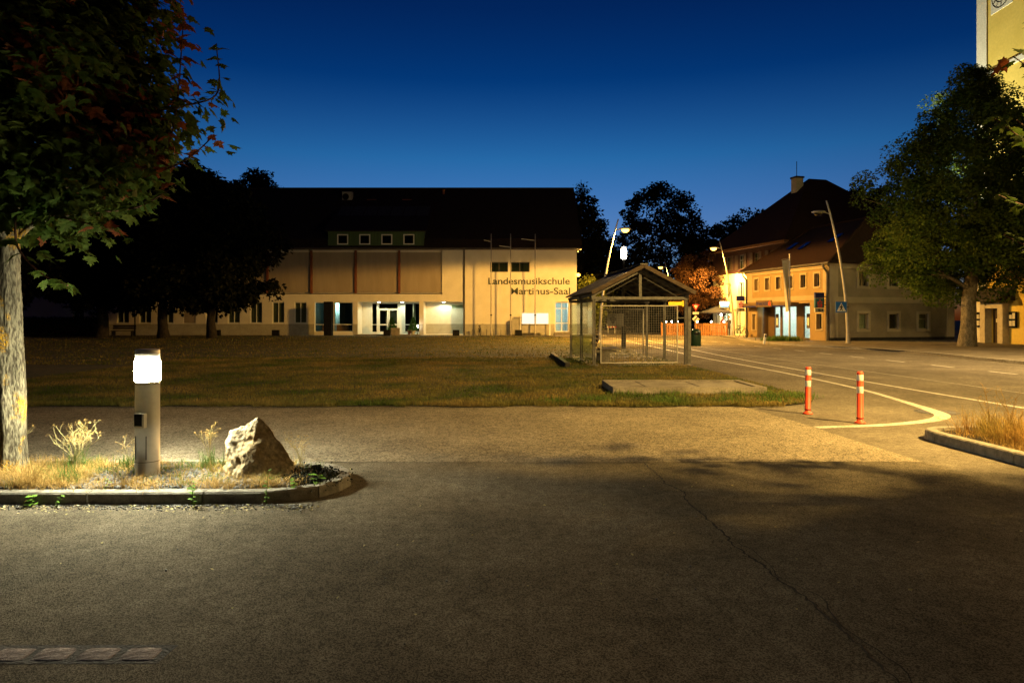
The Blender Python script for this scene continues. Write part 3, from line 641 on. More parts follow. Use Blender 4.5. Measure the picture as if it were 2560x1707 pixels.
for u_ in (-.05, .05): dm.fbox(Fp, u_ - .001, u_ + .001, -.0125 + .004, .02, .16, .36)
dm.obj('hatch_seam', mt['darkframe'], T)
# ---- red flexible posts
def flex_post(x, y, label, tilt):
    T = thing('flexible_post', label, 'bollard', (x, y, .004), 0, 'red and white flexible posts'); T.rotation_euler = (0, R(tilt), 0)
    MB().lathe([(.075, 0), (.075, .012), (.05, .03), (.043, .035), (.043, .72), (.036, .738)], 24).obj('shaft', mt['redplastic'], T, True)
    MB().lathe([(.0425, .06), (.047, .065), (.047, .075), (.0425, .08)], 24).obj('clamp_ring', mt['black'], T)
    for z0, z1 in ((.43, .525), (.61, .695)): MB().lathe([(.0438, z0), (.0442, z0 + .002), (.0442, z1 - .002), (.0438, z1)], 24).obj('reflective_band', mt['whiteband'], T, True)
flex_post(4.66, 10.76, 'red and white flexible post nearer the lawn tip', .6)
flex_post(5.0, 9.81, 'red and white flexible post nearer the camera', 0)
# ---- the island on the right with tall dry grass
rk = [(5.35, 1.5, 0), (5.22, 5, 0), (5.18, 7, 0), (5.12, 8.2, 0), (5.17, 8.55, 0), (5.38, 8.74, 0), (6.0, 8.78, 0), (6.8, 8.5, 0), (7.4, 7.4, 0), (7.6, 5, 0), (7.6, 1.5, 0)]
rp_ = smooth_path(rk, 5)
bed2 = sheet('grass_island', [(p.x + (.05 if p.x < 6.2 else -.05), p.y - .05) for p in rp_], .09, mt['soil'])
kerb(bed2, rp_, .14, .125, .62, mt['granite'], seed=4, side=-1)
ri = [(5.36, 2.5), (5.34, 8.1), (5.5, 8.5), (6.2, 8.55), (7.0, 8.0), (7.4, 6), (7.4, 2.5)]
cs = [p for p in scatter(ri, 1400, 51) if p[0] > 5.45 + .15 * RG.random()]
tag(blades('tall_dry_grass', tufts(cs, 18, .05, 52), .09, .30, .8, .0045, mt['tallgrass'], None, 53), 'tall dry grass filling the right kerbed island', 'dry grass', kind='stuff')
tag(blades('short_dry_grass', tufts(scatter(ri, 900, 54), 22, .05, 55), .09, .09, 1.4, .004, mt['straw'], None, 56), 'short matted dry grass on the right island', 'dry grass', kind='stuff')
for i, (x, y, h_) in enumerate(((5.75, 8.2, .62), (6.05, 8.3, .55), (5.62, 7.6, .5))):
    umbel_plant(x, y, ['tallest seeding grass stalks at the tip of the right island', 'seeding grass stalks at the back of the right island', 'seeding grass stalks near the right island kerb'][i], 7, h_, 60 + i, .35, 3, leafy=False, mat='tallgrass')
# ---- lawn blades
def inside_np(poly, P):
    c = np.zeros(len(P), bool); n = len(poly); x, y = P[:, 0], P[:, 1]
    for i in range(n):
        (x1, y1), (x2, y2) = poly[i], poly[(i + 1) % n]
        if y1 != y2: c ^= ((y1 > y) != (y2 > y)) & (x < (x2 - x1) * (y - y1) / (y2 - y1) + x1)
    return c
def lawn_pts(n, x0, x1, y0, y1, seed):
    g = np.random.default_rng(seed); P = np.stack([g.uniform(x0, x1, n), y0 + (y1 - y0) * g.uniform(0, 1, n) ** 1.4], 1)
    P = P[np.abs(P[:, 0]) < P[:, 1] * .80 + 1]
    return P[inside_np(LAWN, P)]
GP = lawn_pts(150000, -12, 5.7, 11.5, 26, 71)
tag(blades('lawn_grass', GP, .02, .055, 1.1, .011, mt['grass'], None, 72), 'short dry lawn grass in front of the school', 'grass', kind='stuff')
GP2 = lawn_pts(36000, -40, 5.7, 22, 59.5, 73)
tag(blades('far_lawn_grass', GP2, .02, .07, 1.0, .035, mt['grass'], None, 74), 'far lawn grass reaching to the school forecourt', 'grass', kind='stuff')
E1 = np.stack([NR.uniform(-12, 4.6, 12000), 11.50 + np.abs(NR.normal(0, .2, 12000))], 1); E1 = E1[(np.array([noise.noise(Vector((p[0] * 2.2, p[1], 5))) for p in E1]) > -.12) | (E1[:, 1] > 11.62)]
tag(blades('lawn_edge_grass', E1, .02, .085, 1.0, .009, mt['grass'], None, 75), 'greener grass fringe along the front lawn edge', 'grass', kind='stuff')
ec = [(2.2, 13.25), (3.1, 13.3), (4.3, 13.2), (4.9, 13.0), (5.3, 12.7), (3.9, 12.2), (4.6, 12.1), (2.7, 12.0), (1.6, 12.3), (5.45, 13.0), (.8, 12.0)]
tag(blades('green_tufts', tufts(ec, 220, .16, 76), .02, .12, .9, .009, mt['greenblade'], None, 77), 'green grass tufts around the concrete slab', 'grass', kind='stuff')
E1 = None
# ---- low concrete slab in the lawn
T = thing('concrete_slab', 'low weathered concrete slab lying in the lawn tip', 'slab', (3.5, 14.2, .0))
m = MB(); m.box(-1.52, 1.5, -.82, -.66, 0, .16); m.box(-1.52, 1.5, .66, .82, 0, .16); m.box(-1.52, -1.36, -.66, .66, 0, .158); m.box(1.34, 1.5, -.66, .66, 0, .158); m.obj('rim', mt['concrete'], T)
for k in range(5): MB().box(-1.35 + k * .538, -1.35 + k * .538 + .52, -.65, .65, .02, .140 + .006 * (k % 2)).obj('cover_plate', mt['concrete'], T)
# ================================================================ school
SCH = thing('music_school', 'long white music school with dark tiled roof behind the lawn', 'building', (0, 62.5, 0))
F = F0
wins = [(-19.92 - 2.03 * k, -18.82 - 2.03 * k) for k in range(9)]
ops = [(a, b, 1.1, 3.04) for a, b in wins] + [(-18.09, -14.57, .30, 3.04), (-14.13, -8.49, .10, 3.06), (-8.09, -4.47, .10, 3.06), (-26.47, -6.41, 3.84, 7.76),
       (-2.01, -.37, 5.78, 6.70), (-.18, 1.61, 5.78, 6.70), (3.92, 5.20, .30, 3.04), (-40.2, -39.2, 1.1, 3.0)]
MB().wall(F, -45, 5.93, 0, 7.87, .32, ops).obj('wall', mt['plaster'], SCH)
m = MB(); gaps = [(-45, -18.1), (-14.56, -14.14), (-8.48, -8.10), (-4.46, 3.91), (5.21, 5.93)]
for a, b in gaps: m.fbox(F, a, b, -.02, .0, 0, 1.02)
m.obj('plinth', mt['plinth'], SCH)
for k, (a, b) in enumerate(wins):
    if k == 5:
        sh = MB()
        for j in range(22): sh.fbox(F, a + .03, b - .03, .06, .08 + .006 * (j % 2), 1.12 + j * .087, 1.12 + (j + 1) * .087)
        sh.obj('roller_shutter', mt['blind'], SCH)
    else: window(F, SCH, a, b, 1.1, 3.04, .10, 'whiteframe', 1, (), .07, curtain='curtain')
    MB().fbox(F, a - .06, b + .06, -.05, .10, 1.03, 1.095).obj('sill', mt['whiteframe'], SCH)
window(F, SCH, -40.2, -39.2, 1.1, 3.0, .1, curtain='curtain')
def room(name, F, T, u0, u1, d0, d1, z0, z1, mat, back=True):
    P = F.pt; m = MB()
    if back: m.quad(P(u0, d1, z0), P(u1, d1, z0), P(u1, d1, z1), P(u0, d1, z1))
    m.quad(P(u0, d0, z0), P(u0, d1, z0), P(u0, d1, z1), P(u0, d0, z1)); m.quad(P(u1, d1, z0), P(u1, d0, z0), P(u1, d0, z1), P(u1, d1, z1))
    m.quad(P(u0, d0, z0), P(u1, d0, z0), P(u1, d1, z0), P(u0, d1, z0)); m.quad(P(u0, d1, z1), P(u1, d1, z1), P(u1, d0, z1), P(u0, d0, z1))
    return m.obj(name, mat, T)
# gallery display window
room('foyer', F, SCH, -18.3, -14.4, .33, 4.2, .25, 3.1, mt['room'])
window(F, SCH, -18.09, -14.57, .30, 3.04, .10, 'whiteframe', 1, (.98,), .07, pane='clear')
MB().fbox(F, -16.75, -16.35, 2.2, 2.35, .3, 3.0).obj('inner_partition', mt['whiteroom'], SCH)
MB().fbox(F, -16.30, -15.30, .9, 1.5, .26, .95).obj('inner_bench', mt['pot'], SCH)
MB().fbox(F, -17.6, -16.9, .9, 1.5, .26, .9).obj('inner_bench', mt['pot'], SCH)
lamp('foyer_light', 'POINT', (-16.6, 1.6, 2.7), 120, (.6, .95, 1), SCH, .1)
MB().fbox(F, -16.60, -15.93, -2.3, -1.7, 0, 3.02).obj('free_column', mt['black'], SCH)
# entrance recess
room('entrance_recess', F, SCH, -14.13, -8.49, .32, 2.0, .10, 3.06, mt['plaster'], False)
room('hall', F, SCH, -13.6, -8.6, 2.3, 6, .12, 3.0, mt['room'])
m = MB().wall(Fr((0, 1.995), (1, 0), (0, 1)), -14.12, -8.5, .105, 3.055, .08, [(-13.25, -12.72, .2, 2.98), (-12.6, -10.75, .2, 2.98), (-10.15, -8.5, .25, 2.98)]).obj('glazing_wall', mt['whiteframe'], SCH)
G = Fr((0, 1.98), (1, 0), (0, 1))
window(G, SCH, -13.25, -12.72, .2, 2.98, .02, 'whiteframe', 0, (.95,), .06, pane='glass')
window(G, SCH, -12.6, -10.75, 2.42, 2.98, .02, 'whiteframe', 0, (), .06, pane='glass')
for a, b in ((-12.6, -11.69), (-11.66, -10.75)):
    d_ = window(G, SCH, a, b, .2, 2.40, .02, 'whiteframe', 0, (.95,), .11, pane='glass', name='door')
    MB().fbox(G, b - .18 if a < -12 else a + .14, b - .15 if a < -12 else a + .17, -.05, .0, 1.05, 1.45).obj('handle', mt['alu'], d_)
window(G, SCH, -10.15, -8.5, .25, 2.98, .02, 'whiteframe', 1, (.95,), .06, pane='glass')
MB().fbox(F, -9.6, -9.3, 3.2, 3.5, .2, 2.9).obj('inner_partition', mt['plinth'], SCH)
MB().fbox(F, -12.4, -10.9, 4.6, 4.9, .2, 2.2).obj('inner_partition', mt['plinth'], SCH)
m = MB(); m.fbox(F, -14.2, -8.4, -1.1, .31, .0, .095); m.obj('entrance_step', mt['concrete'], SCH)
room('side_recess', F, SCH, -8.09, -4.47, .32, 1.7, .10, 3.06, mt['plaster'])
MB().fbox(F, -8.08, -4.48, 1.67, 1.69, .105, 1.02).obj('plinth', mt['plinth'], SCH)
G2 = Fr((0, 1.6), (1, 0), (0, 1))
window(G2, SCH, -5.75, -4.50, 2.40, 2.92, .02, 'whiteframe', 0, (), .10, curtain='room')
for x, d_, pw in ((-12.35, .95, 170), (-10.2, .95, 200), (-6.35, .9, 230)):
    MB().lathe([(.14, 3.02), (.14, 3.055)], 20, (x, d_)).obj('ceiling_lamp', mt['cool_em'], SCH)
    lamp('ceiling_lamp_light', 'SPOT', (x, d_, 3.0), pw, COOL, SCH, .1, 165, .3, (x, d_, 0))
# upper gallery: fabric blinds between rust-red posts
us = [-26.47, -22.40, -18.38, -14.32, -10.33, -6.41]
MB().fbox(F, -26.47, -6.41, .33, .36, 3.84, 7.76).obj('gallery_back', mt['plaster'], SCH)
for i in range(5):
    a, b = us[i] + .10, us[i + 1] - .10; m = MB(); n = 60
    for k in range(n):
        f = lambda k_: .12 + .003 * math.sin(k_ * .5 + i) + .012 * noise.noise(Vector((k_ * .09, i * 3.1, 0)))
        p, q = a + (b - a) * k / n, a + (b - a) * (k + 1) / n
        m.quad((p, f(k), 3.92), (q, f(k + 1), 3.92), (q, f(k + 1) * .6 + .06, 7.60), (p, f(k) * .6 + .06, 7.60))
    m.obj('fabric_blind', mt['blind'], SCH, True)
    MB().fbox(F, a, b, .06, .2, 7.60, 7.70).obj('blind_box', mt['plaster'], SCH)
for u in us[:-1]: MB().fbox(F, u - .09, u + .09, -.04, .22, 3.845, 7.755).obj('gallery_post', mt['redsteel'], SCH)
MB().fbox(F, -26.5, -6.38, -.03, .3, 3.76, 3.835).obj('gallery_ledge', mt['darkframe'], SCH)
# right block
for a, b in ((-2.01, -.37), (-.18, 1.61)): window(F, SCH, a, b, 5.78, 6.70, .12, 'darkframe', 1, (), .07, curtain='room')
MB().fbox(F, -2.15, 1.7, -.05, .12, 5.69, 5.775).obj('sill', mt['plaster'], SCH)
text_obj('lettering', 'Landesmusikschule', .86, mt['letters'], SCH, (-2.16, -.03, 4.66), (1, 0), width=7.45, bold=.011)
text_obj('lettering', 'Martinus-Saal', .86, mt['letters'], SCH, (-.13, -.03, 3.74), (1, 0), width=5.45, bold=.011)
MB().tube([(-4.36, -.10, 0), (-4.36, -.10, 7.8)], .07, 10).obj('downpipe', mt['darkframe'], SCH)
room('stair_hall', F, SCH, 3.85, 5.27, .33, 4, .28, 3.1, mt['whiteroom'])
dd = window(F, SCH, 3.92, 5.20, .30, 3.04, .22, 'whiteframe', 1, (2.45, 1.1), .08, pane='clear', name='door')
MB().fbox(F, 4.2, 4.9, 1.5, 2.1, 3.02, 3.06).obj('ceiling_lamp', mt['blue_em'], SCH); lamp('stair_light', 'POINT', (4.55, 1.8, 2.7), 150, (.72, .9, 1), SCH, .15)
for k in range(3): MB().fbox(F, 3.85 - .0 * k, 5.3, -1.0 + .33 * k, -.05, .10 * k, .10 * (k + 1) - .001).obj('step', mt['concrete'], SCH)
# gable wall, roof
m = MB(); m.quad((5.928, .0, 0), (5.928, 14, 0), (5.928, 14, 7.87), (5.928, 7, 14.3), (5.928, .0, 7.87)); m.obj('gable_wall', mt['plaster'], SCH)
m = MB(); m.quad((-45, 14, 0), (-45, 0, 0), (-45, 0, 7.87), (-45, 7, 14.3), (-45, 14, 7.87)); m.quad((5.9, 14, 0), (-45, 14, 0), (-45, 14, 7.87), (5.9, 14, 7.87)); m.obj('rear_wall', mt['plaster'], SCH)
pr = [(-.65, 7.88), (-.30, 8.62), (7, 14.6), (14.6, 7.9)]
m = MB()
for (d0, z0), (d1, z1) in zip(pr, pr[1:]):
    dz = .14; m.add([(-45.5, d0, z0), (6.3, d0, z0), (6.3, d1, z1), (-45.5, d1, z1), (-45.5, d0, z0 + dz), (6.3, d0, z0 + dz), (6.3, d1, z1 + dz), (-45.5, d1, z1 + dz)], BOXF)
rf = m.obj('roof', mt['sroof'], SCH)
MB().tube([(-45.5, 7, 14.75), (6.3, 7, 14.75)], .10, 8).obj('ridge_tiles', mt['sroof'], rf)
MB().tube([(-45.5, -.72, 7.86), (6.32, -.72, 7.86)], .08, 8).obj('gutter', mt['darkframe'], rf)
MB().fbox(F, -45.5, 6.3, -.62, -.02, 7.80, 7.868).obj('soffit', mt['darkframe'], rf)
# dormer
dop = [(-15.85 + 2.0 * k, -14.85 + 2.0 * k, 8.22, 9.16) for k in range(4)]
GD = Fr((0, -.60), (1, 0), (0, 1))
dm = MB().wall(GD, -16.7, -7.98, 8.02, 9.42, .1, dop); dm.quad((-16.7, -.60, 8.02), (-16.7, -.60, 9.42), (-16.7, 4.6, 12.5)); dm.quad((-7.98, -.60, 9.42), (-7.98, -.60, 8.02), (-7.98, 4.6, 12.5))
dorm = dm.obj('dormer', mt['greenboard'], SCH)
for a, b, z0, z1 in dop:
    o = window(GD, dorm, a, b, z0, z1, -.02, 'whiteframe', 0, (), .10, curtain=None)
    MB().fbox(GD, a + .05, b - .05, .06, .09, z0 + .05, z1 - .05).obj('blackout', mt['black'], dorm)
m = MB(); m.add([(-16.95, -.95, 9.36), (-7.7, -.95, 9.36), (-7.7, 5.4, 12.95), (-16.95, 5.4, 12.95), (-16.95, -.95, 9.48), (-7.7, -.95, 9.48), (-7.7, 5.4, 13.07), (-16.95, 5.4, 13.07)], BOXF); dr = m.obj('dormer_roof', mt['sroof'], dorm)
for k in range(7):
    x = -16.6 + k * 1.25; m = MB(); m.add([(x, .2, 10.02), (x + 1.15, .2, 10.02), (x + 1.15, 4.4, 12.54), (x, 4.4, 12.54), (x, .2, 10.06), (x + 1.15, .2, 10.06), (x + 1.15, 4.4, 12.58), (x, 4.4, 12.58)], BOXF); m.obj('solar_panel', mt['darkstone'], dorm)
ac = MB().box(-16.85, -15.85, 5.2, 5.7, 13.05, 14.1).obj('air_conditioner', mt['signgrey'], SCH)
fm = MB()
for k in range(24):
    a = 2 * math.pi * k / 24; b = 2 * math.pi * (k + 1) / 24; fm.quad((-16.5, 5.195, 13.6), (-16.5 + .33 * math.cos(b), 5.195, 13.6 + .33 * math.sin(b)), (-16.5 + .33 * math.cos(a), 5.195, 13.6 + .33 * math.sin(a)))
fm.obj('fan_grille', mt['black'], SCH)
MB().tube([(-6.9, 6.2, 13.4), (-6.9, 6.2, 14.5)], .12, 8).obj('vent_pipe', mt['redsteel'], SCH)
for x in (-14.4, -10.9): MB().box(x, x + .95, 5.2, 5.4, 13.15, 13.34).obj('snow_guard', mt['redsteel'], SCH)
# wall lamps on the corner
for (x, y, z, pw, lb, sz) in ((6.06, 62.35, 5.5, 700, 'bright wall lamp on the right corner of the school', .16), (6.02, 62.2, 7.62, 60, 'tiny lit lamp under the school eaves corner', .05)):
    T = thing('wall_lamp', lb, 'lamp', (x, y, z))
    MB().box(-.12, .0, .05, .15, -.06, .06).obj('bracket', mt['black'], T)
    MB().lathe([(sz * .3, -sz), (sz, -sz * .5), (sz, sz * .5), (sz * .3, sz)], 16).obj('glass', mt['sodium'], T, True); lamp('wall_lamp_light', 'POINT', (.35, .75, 0), pw, SODIUM, T, .15)
# ================================================================ things in front of the school
fl = [(-1.83, 8.95, 8.25, -.62), (-.12, 8.95, 7.75, -1.0), (2.04, 8.93, 8.35, -1.2)]
for i, (x, h, za, ln) in enumerate(fl):
    T = thing('flagpole', ['left bare flagpole with a short arm before the school', 'middle bare flagpole with the lowest arm before the school', 'right bare flagpole with the longest arm before the school'][i], 'flagpole', (x, 60, .016), 0, 'bare flagpoles in front of the school')
    MB().lathe([(.09, 0), (.09, .3), (.07, .32), (.06, 3), (.05, 6), (.038, h)], 12).obj('mast', mt['polesteel'], T, True)
    MB().beam((0, 0, za), (ln, -.25, za + .12 * (1 if i else 1)), .06).obj('arm', mt['polesteel'], T)
    MB().lathe([(.075, 1.75), (.085, 1.78), (.085, 1.84), (.075, 1.87)], 12).obj('collar', mt['black'], T)
def planter(x, y, s, label, mat='black', grp='black planter boxes at the lawn edge'):
    T = thing('planter_box', label, 'planter', (x, y, .016), .15, grp); h = s * .9
    m = MB(); t = .05; m.box(-s / 2, s / 2, -s / 2, -s / 2 + t, 0, h); m.box(-s / 2, s / 2, s / 2 - t, s / 2, 0, h); m.box(-s / 2, -s / 2 + t, -s / 2 + t, s / 2 - t, 0, h - .001); m.box(s / 2 - t, s / 2, -s / 2 + t, s / 2 - t, 0, h - .001); m.obj('box', mt[mat], T)
    MB().box(-s / 2 + t, s / 2 - t, -s / 2 + t, s / 2 - t, .02, h - .06).obj('soil', mt['soil'], T)
for px, lb in ((542, 'dark planter box beside the rightmost yard tree trunk'), (689, 'dark planter box below the school windows'), (967, 'dark planter box before the school entrance'), (1140, 'dark planter box before the lit side recess'), (1296, 'dark planter box before the lit display case'), (1452, 'dark planter box seen through the shelter glass')):
    planter((px - 1280) / 1707 * 60, 60.0, .56, lb)
planter(-10.35, 60.6, .75, 'pale concrete planter box before the school entrance', 'concrete', None)
def topiary(x, y, lb):
    T = thing('potted_conifer', lb, 'potted plant', (x, y, .10))
    MB().lathe([(.16, 0), (.22, .32), (.23, .36)], 16).obj('pot', mt['plinth'], T); MB().tube([(0, 0, .3), (0, 0, 1.2)], .03, 6).obj('stem', mt['darkbark'], T)
    n = 1500; h = NR.uniform(0, 1, n); a = NR.uniform(0, 6.28, n); r = (.42 * (1 - h) ** .8 + .03) * NR.uniform(.55, 1.1, n)
    p = np.stack([r * np.cos(a), r * np.sin(a), .36 + 1.15 * h], 1); leaf_mass('foliage', p, unit(p - np.array([0, 0, .6])), NR.uniform(.06, .12, n), T_DIA, mt['topiary'], T)
topiary(-10.9, 61.95, 'clipped conifer in a pot left of the entrance glazing'); topiary(-8.95, 61.8, 'clipped conifer in a pot by the entrance pillar')
T = thing('flower_pot', 'terracotta pot beside the right entrance conifer', 'pot', (-9.35, 62.2, .1)); MB().lathe([(.12, 0), (.19, .4), (.2, .42), (.17, .42), (.15, .36)], 16).obj('pot', mt['pot'], T)
T = thing('spot_lamp', 'small lit lamp by the entrance pillar', 'lamp', (-8.6, 62.15, .10)); MB().tube([(0, 0, 0), (0, 0, .6)], .02, 6).obj('stand', mt['black'], T); MB().lathe([(.03, .6), (.07, .66), (.07, .74), (.03, .8)], 12).obj('bulb', mt['whitelamp'], T)
T = thing('display_case', 'white lit display case on posts before the school wall', 'display case', (2.08, 61.3, .016))
MB().box(-1.22, 1.22, -.10, .08, 1.0, 2.02).obj('cabinet', mt['signwhite'], T); MB().box(-1.18, 1.18, -.112, -.103, 1.04, 1.98).obj('lit_panel', EM('case_glow', (1, .90, .66), 1.25), T)
for x in (-1.32, 1.32): MB().box(x - .05, x + .05, -.06, .06, 0, 2.05).obj('post', mt['whiteframe'], T)
MB().box(-1.22, .9, -.05, .05, .22, .92).obj('lower_panel', mt['signgrey'], T)
T = thing('electrical_cabinet', 'grey cabinet standing left of the lit display case', 'cabinet', (.35, 61.6, .016)); MB().box(-.36, .36, -.2, .2, .05, 1.5).obj('body', mt['signgrey'], T); MB().box(-.39, .39, -.23, .23, 1.5, 1.55).obj('lid', mt['plinth'], T); MB().box(.002, .006, -.206, -.2, .1, 1.45).obj('door_seam', mt['black'], T)
for i, x in enumerate((-3.6, -2.3, -1.65, -1.0, -.35)):
    T = thing('bicycle_stand', ['first', 'second', 'third', 'fourth', 'fifth'][i] + ' steel hoop bicycle stand from the left at the school plinth', 'bicycle stand', (x, 61.7, .016), 0, 'hoop bicycle stands')
    MB().tube(smooth_path([(0, -.25, 0), (0, -.25, .45), (0, -.1, .55), (0, .1, .55), (0, .25, .45), (0, .25, 0)], 4), .02, 6).obj('hoop', mt['steel'], T)
def bicycle(x, y, rz, lb, z=.016):
    T = thing('bicycle', lb, 'bicycle', (x, y, z), rz)
    for wx in (-.52, .52):
        c = [(wx + .34 * math.cos(a), 0, .34 + .34 * math.sin(a)) for a in np.linspace(0, 2 * math.pi, 25)]
        wl = MB().tube(c, .018, 6, False).obj('wheel', mt['black'], T); sp = MB()
        for a in np.linspace(0, math.pi, 7)[:-1]: sp.beam((wx - .33 * math.cos(a), 0, .34 - .33 * math.sin(a)), (wx + .33 * math.cos(a), 0, .34 + .33 * math.sin(a)), .004)
        sp.obj('spokes', mt['steel'], wl)
    m = MB()
    for a, b in (((-.52, 0, .34), (-.05, 0, .30)), ((-.05, 0, .30), (-.2, 0, .82)), ((-.2, 0, .82), (-.52, 0, .34)), ((-.05, 0, .30), (.36, 0, .78)), ((-.17, 0, .72), (.34, 0, .84)), ((.34, 0, .9), (.52, 0, .34))): m.tube([a, b], .018, 6)
    m.obj('frame', mt['black'], T); MB().tube(smooth_path([(.28, -.3, 1.02), (.36, -.15, 1.0), (.33, 0, .92), (.36, .15, 1.0), (.28, .3, 1.02)], 4), .014, 6).obj('handlebar', mt['steel'], T)
    MB().prism([(-.36, -.08), (-.36, .08), (-.22, .06), (-.08, .02), (-.08, -.02), (-.22, -.06)], .84, .90).obj('saddle', mt['black'], T); return T
bicycle(-2.9, 61.2, R(84), 'bicycle parked end-on before the school plinth')
# bench and thin post in the dark yard on the left
T = thing('park_bench', 'dark bench under the yard trees on the left', 'bench', (-32.5, 57.0, .02), R(8))
for z, y in ((.45, -.2), (.45, -.02), (.45, .16)): MB().box(-.9, .9, y, y + .14, z, z + .04).obj('seat_slat', mt['darkstone'], T)
for z in (.62, .80): MB().box(-.9, .9, .30 + (z - .6) * .2, .34 + (z - .6) * .2, z, z + .14).obj('back_slat', mt['darkstone'], T)
for x in (-.75, .75): MB().box(x - .05, x + .05, -.2, .36, 0, .448).obj('leg', mt['darkstone'], T)
T = thing('thin_lamp_post', 'thin dark unlit lamp post among the yard trees', 'lamp post', (-31.6, 57.2, .02)); MB().lathe([(.07, 0), (.05, 1), (.045, 4.6)], 10).obj('pole', mt['black'], T); MB().lathe([(.05, 4.6), (.22, 4.7), (.24, 4.85), (.05, 5.0)], 14).obj('head', mt['black'], T)
T = thing('hedge', 'dark clipped hedge at the far left of the lawn', 'hedge', (-38.5, 57.5, .0))
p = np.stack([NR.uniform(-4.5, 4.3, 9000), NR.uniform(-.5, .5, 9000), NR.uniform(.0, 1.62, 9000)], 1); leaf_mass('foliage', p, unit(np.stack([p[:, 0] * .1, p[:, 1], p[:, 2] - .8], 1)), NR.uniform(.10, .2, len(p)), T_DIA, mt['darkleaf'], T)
MB().box(-4.4, 4.2, -.42, .42, 0, 1.5).obj('core', mt['soil'], T)
# ================================================================ bus shelter
SH = thing('bus_shelter', 'open steel bus shelter with corrugated gable roof on the lawn', 'shelter', (4.07, 21.7, .03), R(4))
pm = mt['steel']
for x in (-1.48, 1.48):
    for y in (0, 2.3, 4.65):
        p = MB(); p.box(x - .042, x - .012, y - .042, y + .042, 0, 2.2); p.box(x + .012, x + .042, y - .042, y + .042, 0, 2.2)
        o = p.obj('post', pm, SH); MB().box(x - .07, x + .07, y - .07, y + .07, 0, .02).obj('base_plate', pm, o)
for y in (0, 2.3, 4.65):
    MB().box(-1.56, 1.56, y - .062, y + .062, 2.08, 2.17).obj('tie_beam', pm, SH)
    for s in (-1, 1): MB().beam((s * 1.58, y, 2.20), (0, y, 3.0), .09, .10).obj('rafter', pm, SH)
    MB().box(-.045, .045, y - .04, y + .04, 2.172, 2.95).obj('king_post', pm, SH)
    for s in (-1, 1): MB().tube([(s * 1.2, y - .01, 2.18), (s * .12, y - .01, 2.78)], .018, 6).obj('brace', pm, SH)
for x in (-1.48, 1.48): MB().box(x - .04, x + .04, -.06, 4.72, 2.175, 2.25).obj('side_beam', pm, SH)
for s in (-1, 1):
    for k in range(6):
        t = (k + .35) / 6; x = s * 1.58 * t; z = 3.06 - .80 * t
        MB().box(x - .03, x + .03, -.42, 4.98, z - .02, z + .035).obj('purlin', mt['wood'], SH)
    m = MB(); n = 96
    ys = np.linspace(-.5, 5.05, n + 1)
    for k in range(n):
        za, zb = [.022 * (1 if math.sin(2 * math.pi * y / .21) > 0 else -1) for y in (ys[k], ys[k + 1])]
        m.quad((0, ys[k], 3.14 + za), (0, ys[k + 1], 3.14 + zb), (s * 1.64, ys[k + 1], 3.14 - .84 + zb), (s * 1.64, ys[k], 3.14 - .84 + za))
    m.obj('roof_sheet', mt['steel'], SH)
MB().box(-.12, .12, -.5, 5.05, 3.158, 3.19).obj('ridge_cap', pm, SH)
for s in (-1, 1): MB().beam((s * 1.64, -.5, 2.28), (0, -.5, 3.12), .02, .12).obj('barge_board', mt['wood'], SH)
def wire_panel(u0, u1, y, z0, z1, sp=.075):
    f = MB(); t = .035
    f.box(u0, u0 + t, y - .02, y + .02, z0, z1); f.box(u1 - t, u1, y - .02, y + .02, z0, z1); f.box(u0 + t, u1 - t, y - .018, y + .018, z0, z0 + t); f.box(u0 + t, u1 - t, y - .018, y + .018, z1 - t, z1)
    o = f.obj('mesh_panel', mt['polesteel'], SH); w_ = MB()
    for x in np.arange(u0 + sp, u1 - .02, sp): w_.box(x - .004, x + .004, y - .004, y + .003, z0 + t, z1 - t)
    for z in np.arange(z0 + sp, z1 - .02, sp): w_.box(u0 + t, u1 - t, y + .004, y + .010, z - .004, z + .004)
    tag(w_.obj('wire_grid', mt['steel'], o), kind='stuff')
wire_panel(-1.28, 1.22, -.01, .06, 1.90)
wire_panel(-.62, 1.36, 4.65, .10, 1.86)
for z in (.5, 1.5): MB().box(1.22, 1.44, -.02, .0, z - .015, z + .015).obj('bracket', pm, SH)
for y0, y1 in ((.08, 1.16), (1.20, 2.22), (2.38, 3.46), (3.50, 4.57)):
    MB().box(-1.486, -1.474, y0, y1, .12, 2.02).obj('glass_panel', mt['clear'], SH)
MB().box(-1.44, -.7, 4.69, 4.70, .12, 1.95).obj('glass_panel', mt['clear'], SH)
pb = MB().box(-.05, .59, 4.73, 4.76, 1.18, 1.66).obj('poster_board', mt['signgrey'], SH)
q = MB(); q.quad(*[(.17 + .11 * math.cos(a) * (1 + .3 * math.sin(3 * a)), 4.727, 1.42 + .15 * math.sin(a)) for a in np.linspace(0, 6.28, 20)[:-1]]); q.obj('poster_picture', mt['darkframe'], pb)
sheet('shelter_floor', [(2.45, 21.35), (5.75, 21.6), (5.4, 26.8), (2.1, 26.6)], .032, mt['concrete'])
T = thing('edging_kerb', 'dark concrete edging strip left of the bus shelter', 'kerb', (1.64, 23.8, 0)); MB().beam((.04, -3.2, .06), (-.06, 3.2, .06), .14, .22).obj('strip', mt['darkstone'], T)
T = thing('shelter_bench', 'broken wooden bench inside the bus shelter', 'bench', (3.2, 23.3, .032))
for k in range(4): MB().box(-.2 + k * .145, -.07 + k * .145, -.75, .75, .43 + .012 * k, .465 + .012 * k).obj('seat_plank', mt['wood'], T)
for k in range(3): MB().box(-.36 + .03 * k - .06, -.32 + .03 * k - .06, -.75, .75, .56 + .13 * k, .67 + .13 * k).obj('back_plank', mt['wood'], T)
